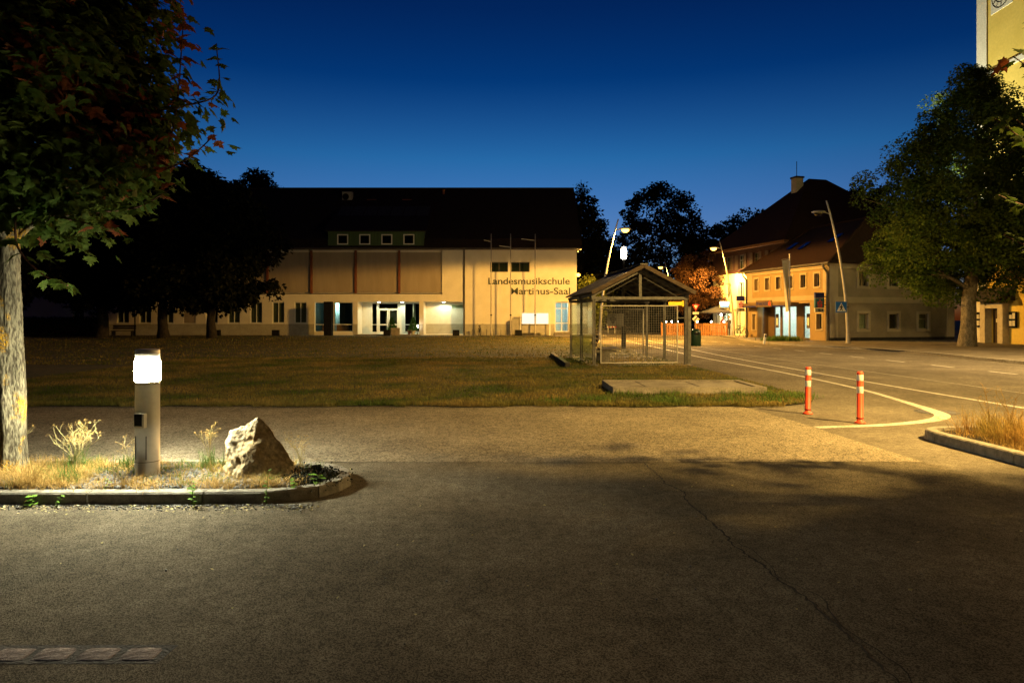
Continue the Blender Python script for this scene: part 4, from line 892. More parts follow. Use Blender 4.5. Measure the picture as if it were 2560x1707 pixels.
for y in (-.5, .5): m = MB(); m.prism([(-.42, y - .05), (.28, y - .05), (.28, y + .05), (-.42, y + .05)], .34, .42); m.prism([(-.25, y - .06), (.05, y - .06), (.05, y + .06), (-.25, y + .06)], 0, .34); m.obj('leg', mt['concrete'], T)
# bin on its own post
T = thing('litter_bin', 'dark green round-topped litter bin on a post by the shelter', 'bin', (5.84, 22.5, .0))
MB().box(-.05, .05, -.05, .05, 0, 1.9).obj('post', pm, T)
m = MB(); pr_ = [(.17 * math.cos(a), .13 * math.sin(a)) for a in np.linspace(0, 2 * math.pi, 21)[:-1]]
rows = [(.60, .92), (.62, 1), (1.0, 1), (1.06, .97), (1.12, .84), (1.16, .6), (1.175, .3)]
for z, s in rows: m.v += [(.215 + x * s, -.02 + y * s, z) for x, y in pr_]
for i in range(len(rows) - 1):
    for k in range(20): m.f.append((i * 20 + k, i * 20 + (k + 1) % 20, i * 20 + 20 + (k + 1) % 20, i * 20 + 20 + k))
m.f += [tuple(reversed(range(20))), tuple(range(120, 140))]
m.obj('bin_body', mt['bin'], T, True); MB().box(.13, .30, -.153, -.146, .98, 1.05).obj('mouth', mt['black'], T)
# ================================================================ street lamps
def street_lamp(x, y, rz, label, power, lit=True, color=SODIUM, tower=8.2, base=0, cone=178, soft=.06, aim=(0, 0), soft_r=.5):
    T = thing('street_lamp', label, 'street lamp', (x, y, base), rz, 'curved street lamps along the main road')
    P = [(1.25 * (z / tower) ** 1.9, 0, z) for z in np.linspace(0, tower, 16)]
    MB().tube(P, list(np.linspace(.105, .045, 16)), 12).obj('pole', mt['polesteel'], T, True)
    MB().lathe([(.16, 0), (.16, .03), (.12, .06), (.12, .5), (.105, .52)], 14).obj('foot', mt['polesteel'], T)
    MB().tube([(1.02, 0, 7.42), (1.35, 0, 7.52)], .03, 8).obj('arm', mt['polesteel'], T)
    h = MB(); pf = [(1.3, .05, .04), (1.42, .13, .09), (1.7, .17, .11), (1.95, .14, .09), (2.1, .04, .03)]
    for i, (px, hw, hh) in enumerate(pf): h.v += [(px, hw * math.cos(a), 7.54 + (hh if math.sin(a) > 0 else .045) * math.sin(a)) for a in np.linspace(0, 2 * math.pi, 13)[:-1]]
    for i in range(4):
        for k in range(12): h.f.append((i * 12 + k, i * 12 + (k + 1) % 12, i * 12 + 12 + (k + 1) % 12, i * 12 + 12 + k))
    h.f += [tuple(reversed(range(12))), tuple(range(48, 60))]
    hd = h.obj('lamp_head', mt['polesteel'], T, True)
    ls = MB().lathe([(.06, 7.29), (.17, 7.33), (.25, 7.42), (.25, 7.50)], 16, (1.72, 0)).obj('lens', mt['sodium'] if lit else mt['glass'], hd, True)
    if lit: lamp('street_lamp_light', 'SPOT', (1.72, 0, 7.24), power, color, T, soft_r, cone, soft, (1.72 + aim[0], aim[1], 7.24 - 1))
    return T
street_lamp(7.55, 5.35, 0, 'lit street lamp on the right kerbed island outside the view', 26000, color=(1, .63, .18), cone=150, soft=.8, aim=(.10, .56), soft_r=.16)
street_lamp(5.9, 45.9, 0, 'lit street lamp leaning over the bus shelter roof', 30000)
street_lamp(18.85, 58, R(180), 'lit street lamp beside the terrace fence and copper tree', 13000, cone=152, soft=.55)
street_lamp(19.0, 79.4, R(180), 'farthest lit street lamp behind the shelter roof', 10000)
street_lamp(19.35, 39.3, R(180), 'unlit street lamp carrying the pedestrian crossing sign', 0, False, base=.1)
street_lamp(18.5, 21.0, R(180), 'lit street lamp on the right pavement outside the view', 9000, color=(1, .66, .26), base=.1, cone=176, soft=.35, aim=(.15, .35))
T = thing('post_top_lamp', 'lit white post-top lamp behind the shelter roof', 'lamp', (5.83, 35.6, 0))
MB().lathe([(.12, 0), (.12, 1.1), (.06, 1.12), (.055, 4.62)], 14).obj('pole', mt['black'], T); MB().lathe([(.09, 4.62), (.14, 4.66), (.14, 5.12), (.09, 5.16)], 18).obj('glass', mt['whitelamp'], T, True); MB().lathe([(.16, 5.16), (.16, 5.2), (.05, 5.26)], 18).obj('cap', mt['black'], T); lamp('post_top_light', 'POINT', (0, 0, 5.6), 2200, WARM, T, .1)
# ================================================================ bank
e_, d_ = (.966, .258), (-.258, .966); RZ = math.atan2(-.966, .258)
BK = thing('bank', 'ochre two-storey bank with hipped roof at the street corner', 'building', (17.90, 52.0, .10), RZ)
E_ = Fr((8.9, 0), (0, 1), (-1, 0))
uc = [1.22, 2.52, 3.78, 5.08, 6.40, 7.74]
ops = [(u - .25, u + .25, 3.50, 4.35) for u in uc] + [(1.30, 7.05, .0, 2.45), (7.70, 8.20, .72, 1.73), (.72, 1.12, .6, 1.75)]
MB().wall(F0, 0, 8.9, -.1, 4.95, .45, ops).obj('street_wall', mt['bank'], BK)
def surround(F, T, u0, u1, z0, z1, w_, mat, p=.035):
    m = MB(); m.fbox(F, u0 - w_, u0, -p, .0, z0 - w_, z1 + w_); m.fbox(F, u1, u1 + w_, -p, .0, z0 - w_, z1 + w_); m.fbox(F, u0, u1, -p, .0, z1, z1 + w_); m.fbox(F, u0, u1, -p - .02, .0, z0 - w_, z0); return m.obj('window_surround', mat, T)
for u in uc:
    surround(F0, BK, u - .25, u + .25, 3.50, 4.35, .11, mt['trim']); window(F0, BK, u - .25, u + .25, 3.5, 4.35, .22, 'trim', 0, (), .05, curtain='room')
surround(F0, BK, 7.70, 8.20, .72, 1.73, .1, mt['trim']); window(F0, BK, 7.7, 8.2, .72, 1.73, .2, 'trim', 0, (), .05, curtain='curtain')
surround(F0, BK, .72, 1.12, .6, 1.75, .1, mt['trim']); window(F0, BK, .72, 1.12, .6, 1.75, .2, 'trim', 0, (), .05, curtain='curtain')
m = MB(); m.fbox(F0, -.03, 8.93, -.05, -.002, 2.62, 2.95); m.fbox(F0, .0, .75, -.03, -.002, 2.951, 4.62); m.fbox(F0, 8.32, 8.9, -.03, -.002, 2.951, 4.62); m.obj('belt_course', mt['trim'], BK)
m = MB(); m.fbox(F0, -.05, 8.95, -.10, -.001, 4.62, 4.75); m.fbox(F0, -.05, 8.95, -.18, -.001, 4.751, 4.86); m.fbox(F0, -.05, 8.95, -.28, -.001, 4.861, 4.945); m.obj('cornice', mt['trim'], BK)
# entrance
room('portal_recess', F0, BK, 1.30, 7.05, .451, .95, .0, 2.45, mt['bronze'], False)
pw = MB().wall(Fr((0, .93), (1, 0), (0, 1)), 1.32, 7.03, .0, 2.44, .06, [(2.05, 2.72, .05, 2.3), (2.9, 4.50, .05, 2.3), (5.25, 6.2, .05, 2.3)]).obj('portal_wall', mt['bronze'], BK)
room('bank_lobby', F0, BK, 1.8, 6.6, 1.0, 3.6, .02, 2.42, mt['whiteroom'])
PF = Fr((0, .93), (1, 0), (0, 1))
for a, b, ml in ((2.05, 2.72, 0), (2.9, 4.5, 1), (5.25, 6.2, 0)): window(PF, BK, a, b, .05, 2.3, .02, 'darkframe', ml, (), .045, pane='clear', name='glass_door' if ml else 'shop_window')
MB().fbox(F0, 3.0, 5.6, 1.8, 2.2, 2.38, 2.41).obj('ceiling_lamp', mt['blue_em'], BK); lamp('lobby_light', 'POINT', (4.0, 1.9, 2.1), 420, (.96, .98, 1), BK, .15)
for u in (2.4, 5.75): pa = MB().fbox(F0, u - .16, u + .16, .90, .92, .75, 1.75).obj('window_poster', mt['darkframe'], BK); MB().fbox(F0, u - .11, u + .09, .893, .899, .95, 1.45).obj('poster_picture', mt['paper'], pa)
m = MB(); [m.beam((3.2 + .0 * k, 3.3, .3), (4.6, 3.3, 1.7), .05) for k in range(1)]; m.obj('stair_rail', mt['darkframe'], BK)
cn = MB().fbox(F0, .37, 5.95, -.62, .0, 2.30, 2.52).obj('canopy', mt['bronze'], BK); MB().fbox(F0, .36, 5.96, -.635, -.622, 2.24, 2.34).obj('navy_stripe', mt['navy'], cn)
sb = MB().fbox(F0, 2.13, 3.95, -.70, -.64, 2.25, 2.72).obj('sign_board', mt['bronze'], BK)
text_obj('lettering', 'SPARKASSE', .34, mt['navy'], sb, (2.17, -.705, 2.36), (1, 0), width=1.38, extrude=.004, bold=.006)
def s_logo(parent, F, u, d, z, s):
    m = MB()
    m.fbox(F, u - s, u + s, d - .012, d, z - s, z - s * .62); m.fbox(F, u - s, u + s, d - .012, d, z - s * .2, z + s * .2); m.fbox(F, u - s, u + s, d - .012, d, z + s * .62, z + s)
    m.fbox(F, u + s * .55, u + s, d - .012, d, z - s * .62, z - s * .2); m.fbox(F, u - s, u - s * .55, d - .012, d, z + s * .2, z + s * .62)
    c = [(u + s * .32 * math.cos(a), z + s * 1.5 + s * .32 * math.sin(a)) for a in np.linspace(0, 6.283, 13)[:-1]]; m.quad(*[F.pt(x, d - .01, y) for x, y in c]); return m.obj('red_emblem', mt['signred'], parent)
s_logo(sb, F0, 3.74, -.705, 2.46, .11)
def blade_sign(u, face, z0, z1, label, mid):
    T = thing('blade_sign', label, 'sign', (0, 0, 0)); T.location = BK.matrix_world @ Vector((0, 0, 0)); 
    bx, by = 17.90 + u * .258, 52.0 - u * .966; T.location = (bx, by, .1); T.rotation_euler = (0, 0, RZ - math.pi / 2 + math.pi)
    # local x runs from street towards the wall, y away from the viewer
    Q = F0; zt = z1 - .36
    MB().fbox(Q, -.98, -.30, -.06, .06, zt, z1).obj('navy_panel', mt['navy'], T); MB().fbox(Q, -.98, -.30, -.06, .06, z0 + .28, zt - .01).obj('main_panel', mt[mid], T); lo = MB().fbox(Q, -.98, -.30, -.06, .06, z0, z0 + .26).obj('lower_panel', mt['signgrey'], T)
    s_logo(T, Q, -.64, -.062, (z0 + .28 + zt) / 2 - .08, .17); text_obj('lettering', 'SB', .2, mt['black'], lo, (-.78, -.065, z0 + .06), (1, 0), extrude=.003, bold=.006)
    MB().fbox(Q, -.52, -.40, -.066, -.061, z0 + .08, z0 + .18).obj('symbol', mt['black'], lo)
    for z in (z0 + .45, z1 - .3): MB().fbox(Q, -.30, .02, -.02, .02, z, z + .04).obj('bracket', mt['black'], T)
bpy.context.view_layer.update()
blade_sign(8.72, 1, 1.82, 3.07, 'blue-grey blade sign with red emblem on the near bank corner', 'signblue')
blade_sign(.12, 1, 1.95, 3.12, 'pale blade sign with red emblem on the far bank corner', 'signwhite')
# end wall towards the camera
gv = [(2.21, 2.95), (4.57, 5.34), (6.95, 7.75)]
ops = [(a, b, .72, 1.74) for a, b in gv] + [(a, b, 3.5, 4.5) for a, b in gv]
MB().wall(E_, 0, 9.9, -.1, 4.95, .4, ops).obj('end_wall', mt['bankgrey'], BK)
for k, (a, b) in enumerate(gv):
    surround(E_, BK, a, b, .72, 1.74, .16, mt['trimgrey']); surround(E_, BK, a, b, 3.5, 4.5, .16, mt['trimgrey'])
    window(E_, BK, a, b, .72, 1.74, .16, 'trimgrey', 0 if k < 2 else 0, () if k != 2 else (1.4,), .05, curtain=('whiteroom', 'room', 'plinth')[k]); window(E_, BK, a, b, 3.5, 4.5, .16, 'trimgrey', 1, (), .05, curtain='room')
m = MB(); m.fbox(E_, .0, 9.9, -.04, -.001, 2.42, 2.80); m.fbox(E_, .0, .62, -.03, -.001, .2, 2.419); m.fbox(E_, .0, .62, -.03, -.001, 2.801, 4.60); m.fbox(E_, 9.3, 9.9, -.03, -.001, 2.801, 4.60); m.fbox(E_, 9.3, 9.9, -.03, -.001, .2, 2.419); m.fbox(E_, .0, 9.9, -.08, -.001, 4.601, 4.94); m.obj('end_trim', mt['trimgrey'], BK)
MB().fbox(E_, 0, 9.9, -.035, -.001, -.1, .199).obj('end_plinth', mt['darkstone'], BK)
m = MB(); m.quad((0, 0, -.1), (0, 9.9, -.1), (0, 9.9, 4.95), (0, 0, 4.95)); m.quad((0, 9.9, -.1), (8.9, 9.9, -.1), (8.9, 9.9, 4.95), (0, 9.9, 4.95)); m.obj('rear_walls', mt['bankgrey'], BK)
ov = .36; ez = 4.95; rz_ = 8.3; ra, rb = (1.2, 4.95), (6.6, 4.95); c = [(-ov, -ov), (8.9 + ov, -ov), (8.9 + ov, 9.9 + ov), (-ov, 9.9 + ov)]
m = MB(); m.quad((*c[0], ez), (*c[1], ez), (*rb, rz_), (*ra, rz_)); m.quad((*c[1], ez), (*c[2], ez), (*rb, rz_)); m.quad((*c[2], ez), (*c[3], ez), (*ra, rz_), (*rb, rz_)); m.quad((*c[3], ez), (*c[0], ez), (*ra, rz_)); m.quad(*[(*p, ez - .002) for p in reversed(c)])
rf = m.obj('roof', mt['broof'], BK)
MB().tube([(*c[1], ez + .02), (*rb, rz_ + .03), (*ra, rz_ + .03), (*c[0], ez + .02)], .09, 6).obj('ridge_tiles', mt['broof'], rf)
sl = (rz_ - ez) / (4.95 + ov)
for u, dd, w_, h_ in ((6.0, 2.2, .55, .9), (3.4, 1.8, .5, .8), (1.9, 2.0, .45, .8)):
    z0 = ez + sl * (dd + ov); z1 = ez + sl * (dd + h_ + ov); k = .06
    m = MB(); m.add([(u, dd, z0 + k), (u + w_, dd, z0 + k), (u + w_, dd + h_, z1 + k), (u, dd + h_, z1 + k), (u, dd, z0 + .1), (u + w_, dd, z0 + .1), (u + w_, dd + h_, z1 + .1), (u, dd + h_, z1 + .1)], BOXF); m.obj('skylight', GLASS('skylight_glass', (.1, .12, .15), .45), rf)
MB().tube(smooth_path([(8.82, -.45, 4.9), (8.82, -.40, 4.65), (8.82, -.14, 4.35), (8.82, -.12, 3.8)], 4) + [Vector((8.82, -.12, -.05))], .07, 10).obj('downpipe', mt['darkframe'], BK)
MB().tube(smooth_path([(.08, -.45, 4.9), (.08, -.40, 4.65), (.08, -.14, 4.35), (.08, -.12, 3.8)], 4) + [Vector((.08, -.12, -.05))], .06, 10).obj('downpipe', mt['darkframe'], BK)
MB().tube([(-.4, -.42, 4.93), (9.3, -.42, 4.93)], .07, 8).obj('gutter', mt['darkframe'], rf)
# ================================================================ big old house behind
BH = thing('old_house', 'tall old house with huge dark pyramid roof behind the bank', 'building', (18.6, 63.15, .05), RZ)
uw = [2.5, 4.46, 6.57, 8.7]
MB().wall(F0, 0, 10.5, -.1, 5.4, .4, [(a - .4, a + .4, 3.3, 4.6) for a in uw[:2]] + [(3.4, 4.4, .1, 2.3), (5.2, 6.6, .8, 2.2), (1.2, 2.6, .8, 2.2)]).obj('lower_wall', mt['cream'], BK and BH)
MB().wall(F0, 0, 10.5, 5.401, 7.55, .4, [(a - .4, a + .4, 5.75, 6.95) for a in uw]).obj('upper_wall', mt['brownred'], BH)
for a in uw:
    o = window(F0, BH, a - .4, a + .4, 5.75, 6.95, .15, 'darkframe', 1, (6.5,), .05, curtain='room')
    for s in (-1, 1): MB().fbox(F0, a + s * .62 - .2, a + s * .62 + .2, -.06, -.01, 5.7, 7.0).obj('shutter', mt['door'], o)
for a in uw[:2]: window(F0, BH, a - .4, a + .4, 3.3, 4.6, .15, 'whiteframe', 1, (), .05, curtain='room')
for a, b in ((5.2, 6.6), (1.2, 2.6)): window(F0, BH, a, b, .8, 2.2, .15, 'whiteframe', 1, (), .05, curtain='whiteroom')
window(F0, BH, 3.4, 4.4, .1, 2.3, .15, 'whiteframe', 1, (), .06, curtain='whiteroom', name='door')
m = MB(); m.quad((10.5, 0, -.1), (10.5, 15, -.1), (10.5, 15, 7.55), (10.5, 0, 7.55)); m.quad((0, 0, -.1), (0, 0, 7.55), (0, 15, 7.55), (0, 15, -.1)); m.quad((0, 15, -.1), (0, 15, 7.55), (10.5, 15, 7.55), (10.5, 15, -.1)); m.obj('side_walls', mt['brownred'], BH)
MB().fbox(F0, -.3, 10.8, -.45, .0, 7.38, 7.55).obj('eaves_board', M('eaves_wood', (.17, .08, .03), rough=.8), BH)
c = [(-.6, -.6), (11.1, -.6), (11.1, 15.6), (-.6, 15.6)]; pk = [(5.0, 6.4), (5.0, 8.2)]; z0, z1 = 7.55, 13.75
m = MB(); m.quad((*c[0], z0), (*c[1], z0), (*pk[0], z1)); m.quad((*c[1], z0), (*c[2], z0), (*pk[1], z1), (*pk[0], z1)); m.quad((*c[2], z0), (*c[3], z0), (*pk[1], z1)); m.quad((*c[3], z0), (*c[0], z0), (*pk[0], z1), (*pk[1], z1)); m.quad(*[(*p, z0 - .002) for p in reversed(c)]); rf = m.obj('roof', mt['broof'], BH)
ch = MB().box(4.6, 5.3, 4.9, 5.6, 11.0, 13.7).obj('chimney', mt['plinth'], rf); MB().box(4.53, 5.37, 4.83, 5.67, 13.7, 13.85).obj('chimney_cap', mt['darkstone'], BH)
MB().tube([(4.95, 5.2, 13.8), (4.95, 5.2, 15.2)], .03, 5).obj('aerial', mt['black'], BH)
# far low house closing the view behind the shelter
FH = thing('far_house', 'far dark house with a gabled roof seen behind the shelter', 'building', (13, 108, 0), R(4))
MB().wall(F0, -9, 9, 0, 4.2, .3, [(x, x + 1.1, 1.2, 2.7) for x in (-7, -4, -1, 2, 5)]).obj('wall', mt['bankgrey'], FH)
for x in (-7, -4, -1, 2, 5): window(F0, FH, x, x + 1.1, 1.2, 2.7, .1, 'whiteframe', 1, (), .07, curtain='room')
m = MB(); m.quad((-9.5, -.6, 4.1), (9.5, -.6, 4.1), (9.5, 4.5, 8), (-9.5, 4.5, 8)); m.quad((9.5, 9.6, 4.1), (-9.5, 9.6, 4.1), (-9.5, 4.5, 8), (9.5, 4.5, 8)); m.obj('roof', mt['broof'], FH)
m = MB(); m.quad((9, 0, 0), (9, 9, 0), (9, 9, 4.2), (9, 4.5, 7.8), (9, 0, 4.2)); m.quad((-9, 9, 0), (-9, 0, 0), (-9, 0, 4.2), (-9, 4.5, 7.8), (-9, 9, 4.2)); m.obj('gable_wall', mt['bankgrey'], FH)
# ================================================================ church tower
CT = thing('church_tower', 'floodlit yellow church tower with white corner strips and clock', 'church tower', (28, 41, .05))
CF = Fr((0, 0), (0, -1), (1, 0)); H = 33
MB().wall(CF, 0, 6.6, -.1, H, .6, [(1.14, 2.17, .0, 2.05)]).obj('street_wall', mt['church'], CT)
m = MB(); m.quad((0, 0, -.1), (0, 0, H), (6.6, 0, H), (6.6, 0, -.1)); m.quad((0, -6.6, -.1), (6.6, -6.6, -.1), (6.6, -6.6, H), (0, -6.6, H)); m.quad((6.6, 0, -.1), (6.6, 0, H), (6.6, -6.6, H), (6.6, -6.6, -.1)); m.obj('tower_walls', mt['church'], CT)
m = MB(); m.fbox(CF, -.06, .80, -.06, -.001, 0, H); m.fbox(CF, 5.8, 6.66, -.06, -.001, 0, H); m.obj('corner_strip', mt['churchwhite'], CT)
MB().fbox(CF, .801, 5.799, -.045, -.001, 15.65, 15.98).obj('string_course', mt['churchwhite'], CT)
m = MB(); m.quad((-.5, .5, H), (-.5, -7.1, H), (3.3, -3.3, H + 7)); m.quad((-.5, -7.1, H), (7.1, -7.1, H), (3.3, -3.3, H + 7)); m.quad((7.1, -7.1, H), (7.1, .5, H), (3.3, -3.3, H + 7)); m.quad((7.1, .5, H), (-.5, .5, H), (3.3, -3.3, H + 7)); m.obj('spire', mt['darkstone'], CT)
cu_, cz_ = 1.98, 20.05
ck_ = MB().fbox(CF, cu_ - .86, cu_ + .86, -.03, -.001, cz_ - .9, cz_ + .9).obj('clock_panel', mt['churchwhite'], CT)
def ring(r0, r1, d, n=48):
    m = MB()
    for k in range(n):
        a, b = 2 * math.pi * k / n, 2 * math.pi * (k + 1) / n
        m.quad(*[CF.pt(cu_ + r * math.cos(t), d, cz_ + r * math.sin(t)) for r, t in ((r0, a), (r1, a), (r1, b), (r0, b))])
    return m
ring(.0, .74, -.045).obj('clock_face', mt['churchwhite'], ck_); ring(.72, .78, -.05).obj('clock_rim', mt['black'], ck_); ring(.44, .48, -.05).obj('clock_rim', mt['black'], ck_)
m = MB()
for k in range(12):
    a = k * math.pi / 6; m.beam(CF.pt(cu_ + .53 * math.cos(a), -.052, cz_ + .53 * math.sin(a)), CF.pt(cu_ + .68 * math.cos(a), -.052, cz_ + .68 * math.sin(a)), .05, .012)
m.obj('hour_marks', mt['black'], ck_)
m = MB(); m.beam(CF.pt(cu_, -.07, cz_), CF.pt(cu_ + .3, -.07, cz_ + .25), .06, .012); m.beam(CF.pt(cu_, -.085, cz_), CF.pt(cu_ - .5, -.085, cz_ + .35), .05, .012); m.obj('clock_hands', mt['black'], ck_)
m = MB(); m.fbox(CF, .72, 1.14, -.40, .0, 0, 2.35); m.fbox(CF, 2.17, 2.58, -.40, .0, 0, 2.35); m.fbox(CF, 1.14, 2.17, -.38, .0, 2.05, 2.34); m.obj('portal', mt['sandstone'], CT)
dr = MB().fbox(CF, 1.14, 2.17, .1, .16, 0, 2.05).obj('door', mt['door'], CT); MB().fbox(CF, 1.62, 1.66, .09, .098, .05, 2.0).obj('door_seam', mt['black'], dr); MB().fbox(CF, 1.38, 1.52, .09, .098, 1.25, 1.45).obj('notice', mt['paper'], dr)
m = MB(); pr2 = [(-1.15, 2.45), (-.95, 2.62), (-.6, 2.75), (-.25, 2.92), (0, 3.2)]
for (a, z_a), (b, z_b) in zip(pr2, pr2[1:]): m.add([CF.pt(u, d, z) for z_, (u, d, z) in enumerate([(.2, a, z_a), (3.1, a, z_a), (3.1, b, z_b), (.2, b, z_b), (.2, a, z_a + .07), (3.1, a, z_a + .07), (3.1, b, z_b + .07), (.2, b, z_b + .07)])], BOXF)
for u in (.22, 3.04): m.add([CF.pt(u, d, z) for d, z in ((0, 2.45), (-1.1, 2.45), (-.6, 2.75), (0, 3.15))] , [(0, 1, 2, 3)])
m.obj('porch_roof', mt['darkstone'], CT)
for u in (.05, 2.72):
    nb = MB().fbox(CF, u, u + .56, -.16, -.065, .95, 1.85).obj('notice_board', mt['black'], CT); g = random.Random(int(u * 9))
    for k in range(4): a = u + .06 + .24 * (k % 2); z = 1.05 + .4 * (k // 2); MB().fbox(CF, a, a + .19, -.17, -.163, z, z + g.uniform(.2, .32)).obj('notice', mt['paper'], nb)
T = thing('floodlight', 'small floodlight at the bank eaves aimed up at the church tower', 'floodlight', (24.3, 43.9, 4.75))
MB().box(-.04, .04, .0, .5, -.05, .05).obj('bracket', mt['black'], T); MB().box(-.2, .2, -.16, .0, -.14, .14).obj('housing', mt['black'], T); lamp('flood_beam', 'SPOT', (.25, -.3, .2), 26000, (1, .96, .62), T, .2, 84, .5, (4.2, -6.0, 11.5))
# ================================================================ near maples, leaf by leaf
leaf_me = {}
for nm in ('maple', 'maplered'):
    me = bpy.data.meshes.new('leaf'); me.from_pydata([tuple(v) for v in T_MAPLE[0]], [], [tuple(map(int, f)) for f in T_MAPLE[1]]); me.materials.append(mt[nm]); leaf_me[nm] = me
def leaf_part(T, p, b, t, n, s, nm):
    o = link(bpy.data.objects.new('leaf', leaf_me[nm]), T)
    o.matrix_local = Matrix(((b[0] * s, t[0] * s, n[0] * s, p[0]), (b[1] * s, t[1] * s, n[1] * s, p[1]), (b[2] * s, t[2] * s, n[2] * s, p[2]), (0, 0, 0, 1)))
def shoot(T, tw, pts, n, s0, nm, seed, spread=.05):
    """a twig with opposite leaves; world points relative to the tree"""
    g = np.random.default_rng(seed); P = smooth_path(pts, 6); tw.tube(P, list(np.linspace(.012, .0055, len(P))), 5); L_ = []
    for i in range(n):
        t = .12 + .88 * (i // 2) / max(1, (n - 1) // 2); q = P[min(len(P) - 1, int(t * (len(P) - 1)))]; a = (i % 2) * math.pi + (i // 2) * 1.57 + g.uniform(-.5, .5)
        out = np.array([math.cos(a), math.sin(a), g.uniform(-.2, .3)]); L_.append((np.array(q) + out * spread * g.uniform(.6, 1.3), out))
    pos = np.array([x[0] for x in L_]); out = unit(np.array([x[1] for x in L_])); fr = leaf_frames(out, up=.8, ow=.45, rnd=.25, droop=.55)
    for i in range(n): leaf_part(T, pos[i], fr[0][i], fr[1][i], fr[2][i], s0 * g.uniform(.7, 1.15), nm if g.uniform() < .85 else ('maple' if nm == 'maplered' else 'maplered'))
    return n
LM = (-4.66, 6.32, .07)
T, pos, out = make_tree('maple_tree', 'near maple with lichened trunk and reddish leaves at the left edge', LM, 2.3, .128, (-.06, .1, 4.62, 1.42, 2.2), None, mt['bark'], 101, 'cone', 290, 64, .13, .24, 46, rough=.24, trunk_n=40, bias=.5)
fr = leaf_frames(out, up=.9, ow=.5, rnd=.4, droop=.6); sz = .128 * NR.uniform(.6, 1.15, len(pos))
wp = pos + np.array(LM); px = 1280 + 1707 * wp[:, 0] / np.maximum(.5, wp[:, 1]); py = 797 - 1707 * (wp[:, 2] - 1.5) / np.maximum(.5, wp[:, 1])
red = np.array([noise.noise(Vector(p * 1.3)) for p in pos]) + .25 * (pos[:, 2] - 4.2) + .15 * NR.normal(size=len(pos)) > .12
tw = MB(); base = np.array(LM); used = 0
for k, (pts, n, s0, nm) in enumerate([([(-3.55, 6.5, 2.9), (-3.24, 6.5, 3.25), (-3.13, 6.5, 4.29)], 26, .135, 'maplered'), ([(-3.6, 6.5, 3.45), (-3.05, 6.5, 3.54), (-2.80, 6.5, 3.66), (-2.81, 6.5, 4.06)], 18, .12, 'maple'), ([(-3.5, 6.5, 2.85), (-3.12, 6.5, 3.0), (-2.86, 6.5, 3.22)], 12, .12, 'maplered'), ([(-4.5, 6.2, 2.5), (-4.42, 6.1, 2.15), (-4.2, 6.1, 1.9), (-3.97, 6.1, 1.80)], 12, .15, 'maple'), ([(-3.9, 6.4, 2.5), (-3.5, 6.4, 2.55), (-3.15, 6.4, 2.75)], 18, .15, 'maple'), ([(-4.2, 6.2, 2.45), (-3.8, 6.1, 2.35), (-3.55, 6.1, 2.3)], 16, .15, 'maple')]):
    used += shoot(T, tw, [np.array(p) - base for p in pts], n, s0, nm, 300 + k, .06)
tw.obj('twigs', mt['twig'], T)
vis = (px > 0) & (px < 620) & (py > 0) & (py < 760); order = np.argsort(np.where(vis, wp[:, 1] - 2.2 * (px / 600), 99))[:300 - used]
sel = np.zeros(len(pos), bool); sel[order] = True
for i in order: leaf_part(T, pos[i], fr[0][i], fr[1][i], fr[2][i], sz[i], 'maplered' if red[i] else 'maple')
for nm, mk in (('maple', ~red & ~sel), ('maplered', red & ~sel)):
    tag(leaf_mass('foliage', pos[mk], None, sz[mk], T_MAPLE, mt[nm], T, frames=tuple(f[mk] for f in fr)), kind='stuff')
RM = (6.35, 3.3, .09)
def keep(x, y, z):
    # the crown leaves the lamp's own beam towards lane and boulder free, and stops short of the lane
    if z > 6.9: return False
    k = 7.3 / (7.3 - z); gx, gy = 9.27 + (x - 9.27) * k, 5.35 + (y - 5.35) * k; nz = noise.noise(Vector((gx * .5, gy * .5, 3)))
    if gy > 7.0 + 1.1 * nz or (gx < -.3 + 1.2 * nz and gy > 4.9): return False
    return not (y > .5 and x < .72 * y + .25 and z < 1.5 + .47 * y + .35)
T, pos, out = make_tree('maple_tree', 'near maple reaching in with lit leaves at the right edge', RM, 2.3, .13, (-1.0, -.1, 5.0, 3.2, 1.7), None, mt['bark'], 131, 'round', 680, 36, .165, .30, 40, rough=.3, trunk_n=24, bias=.5, keep=keep)
wp = pos + np.array(RM); ok = np.array([keep(*p) for p in wp]); pos, out = pos[ok], out[ok]
leaf_mass('foliage', pos, out, .15 * NR.uniform(.6, 1.15, len(pos)), T_MAPLE, mt['maple'], T)['kind'] = 'stuff'
tw = MB(); base = np.array(RM)
for k, (pts, n, s0, nm) in enumerate([([(6.3, 5.2, 2.6), (5.3, 6.4, 2.95), (4.85, 6.4, 3.15), (4.52, 6.4, 3.38)], 22, .15, 'maple'), ([(6.2, 5.2, 3.2), (5.3, 6.2, 3.65), (4.9, 6.25, 3.72), (4.62, 6.3, 3.92)], 20, .15, 'maple'), ([(6.3, 5.2, 2.4), (5.3, 6.4, 2.5), (4.85, 6.4, 2.55), (4.56, 6.4, 2.66)], 16, .13, 'maple'), ([(6.3, 5.3, 2.3), (5.2, 6.5, 2.15), (4.9, 6.5, 2.2), (4.68, 6.5, 2.3)], 12, .12, 'maple'), ([(6.3, 5.2, 3.0), (5.3, 6.6, 3.3), (4.95, 6.7, 3.45)], 10, .14, 'maple')]):
    shoot(T, tw, [np.array(p) - base for p in pts], n, s0, nm, 400 + k, .07)
tw.obj('twigs', mt['twig'], T)
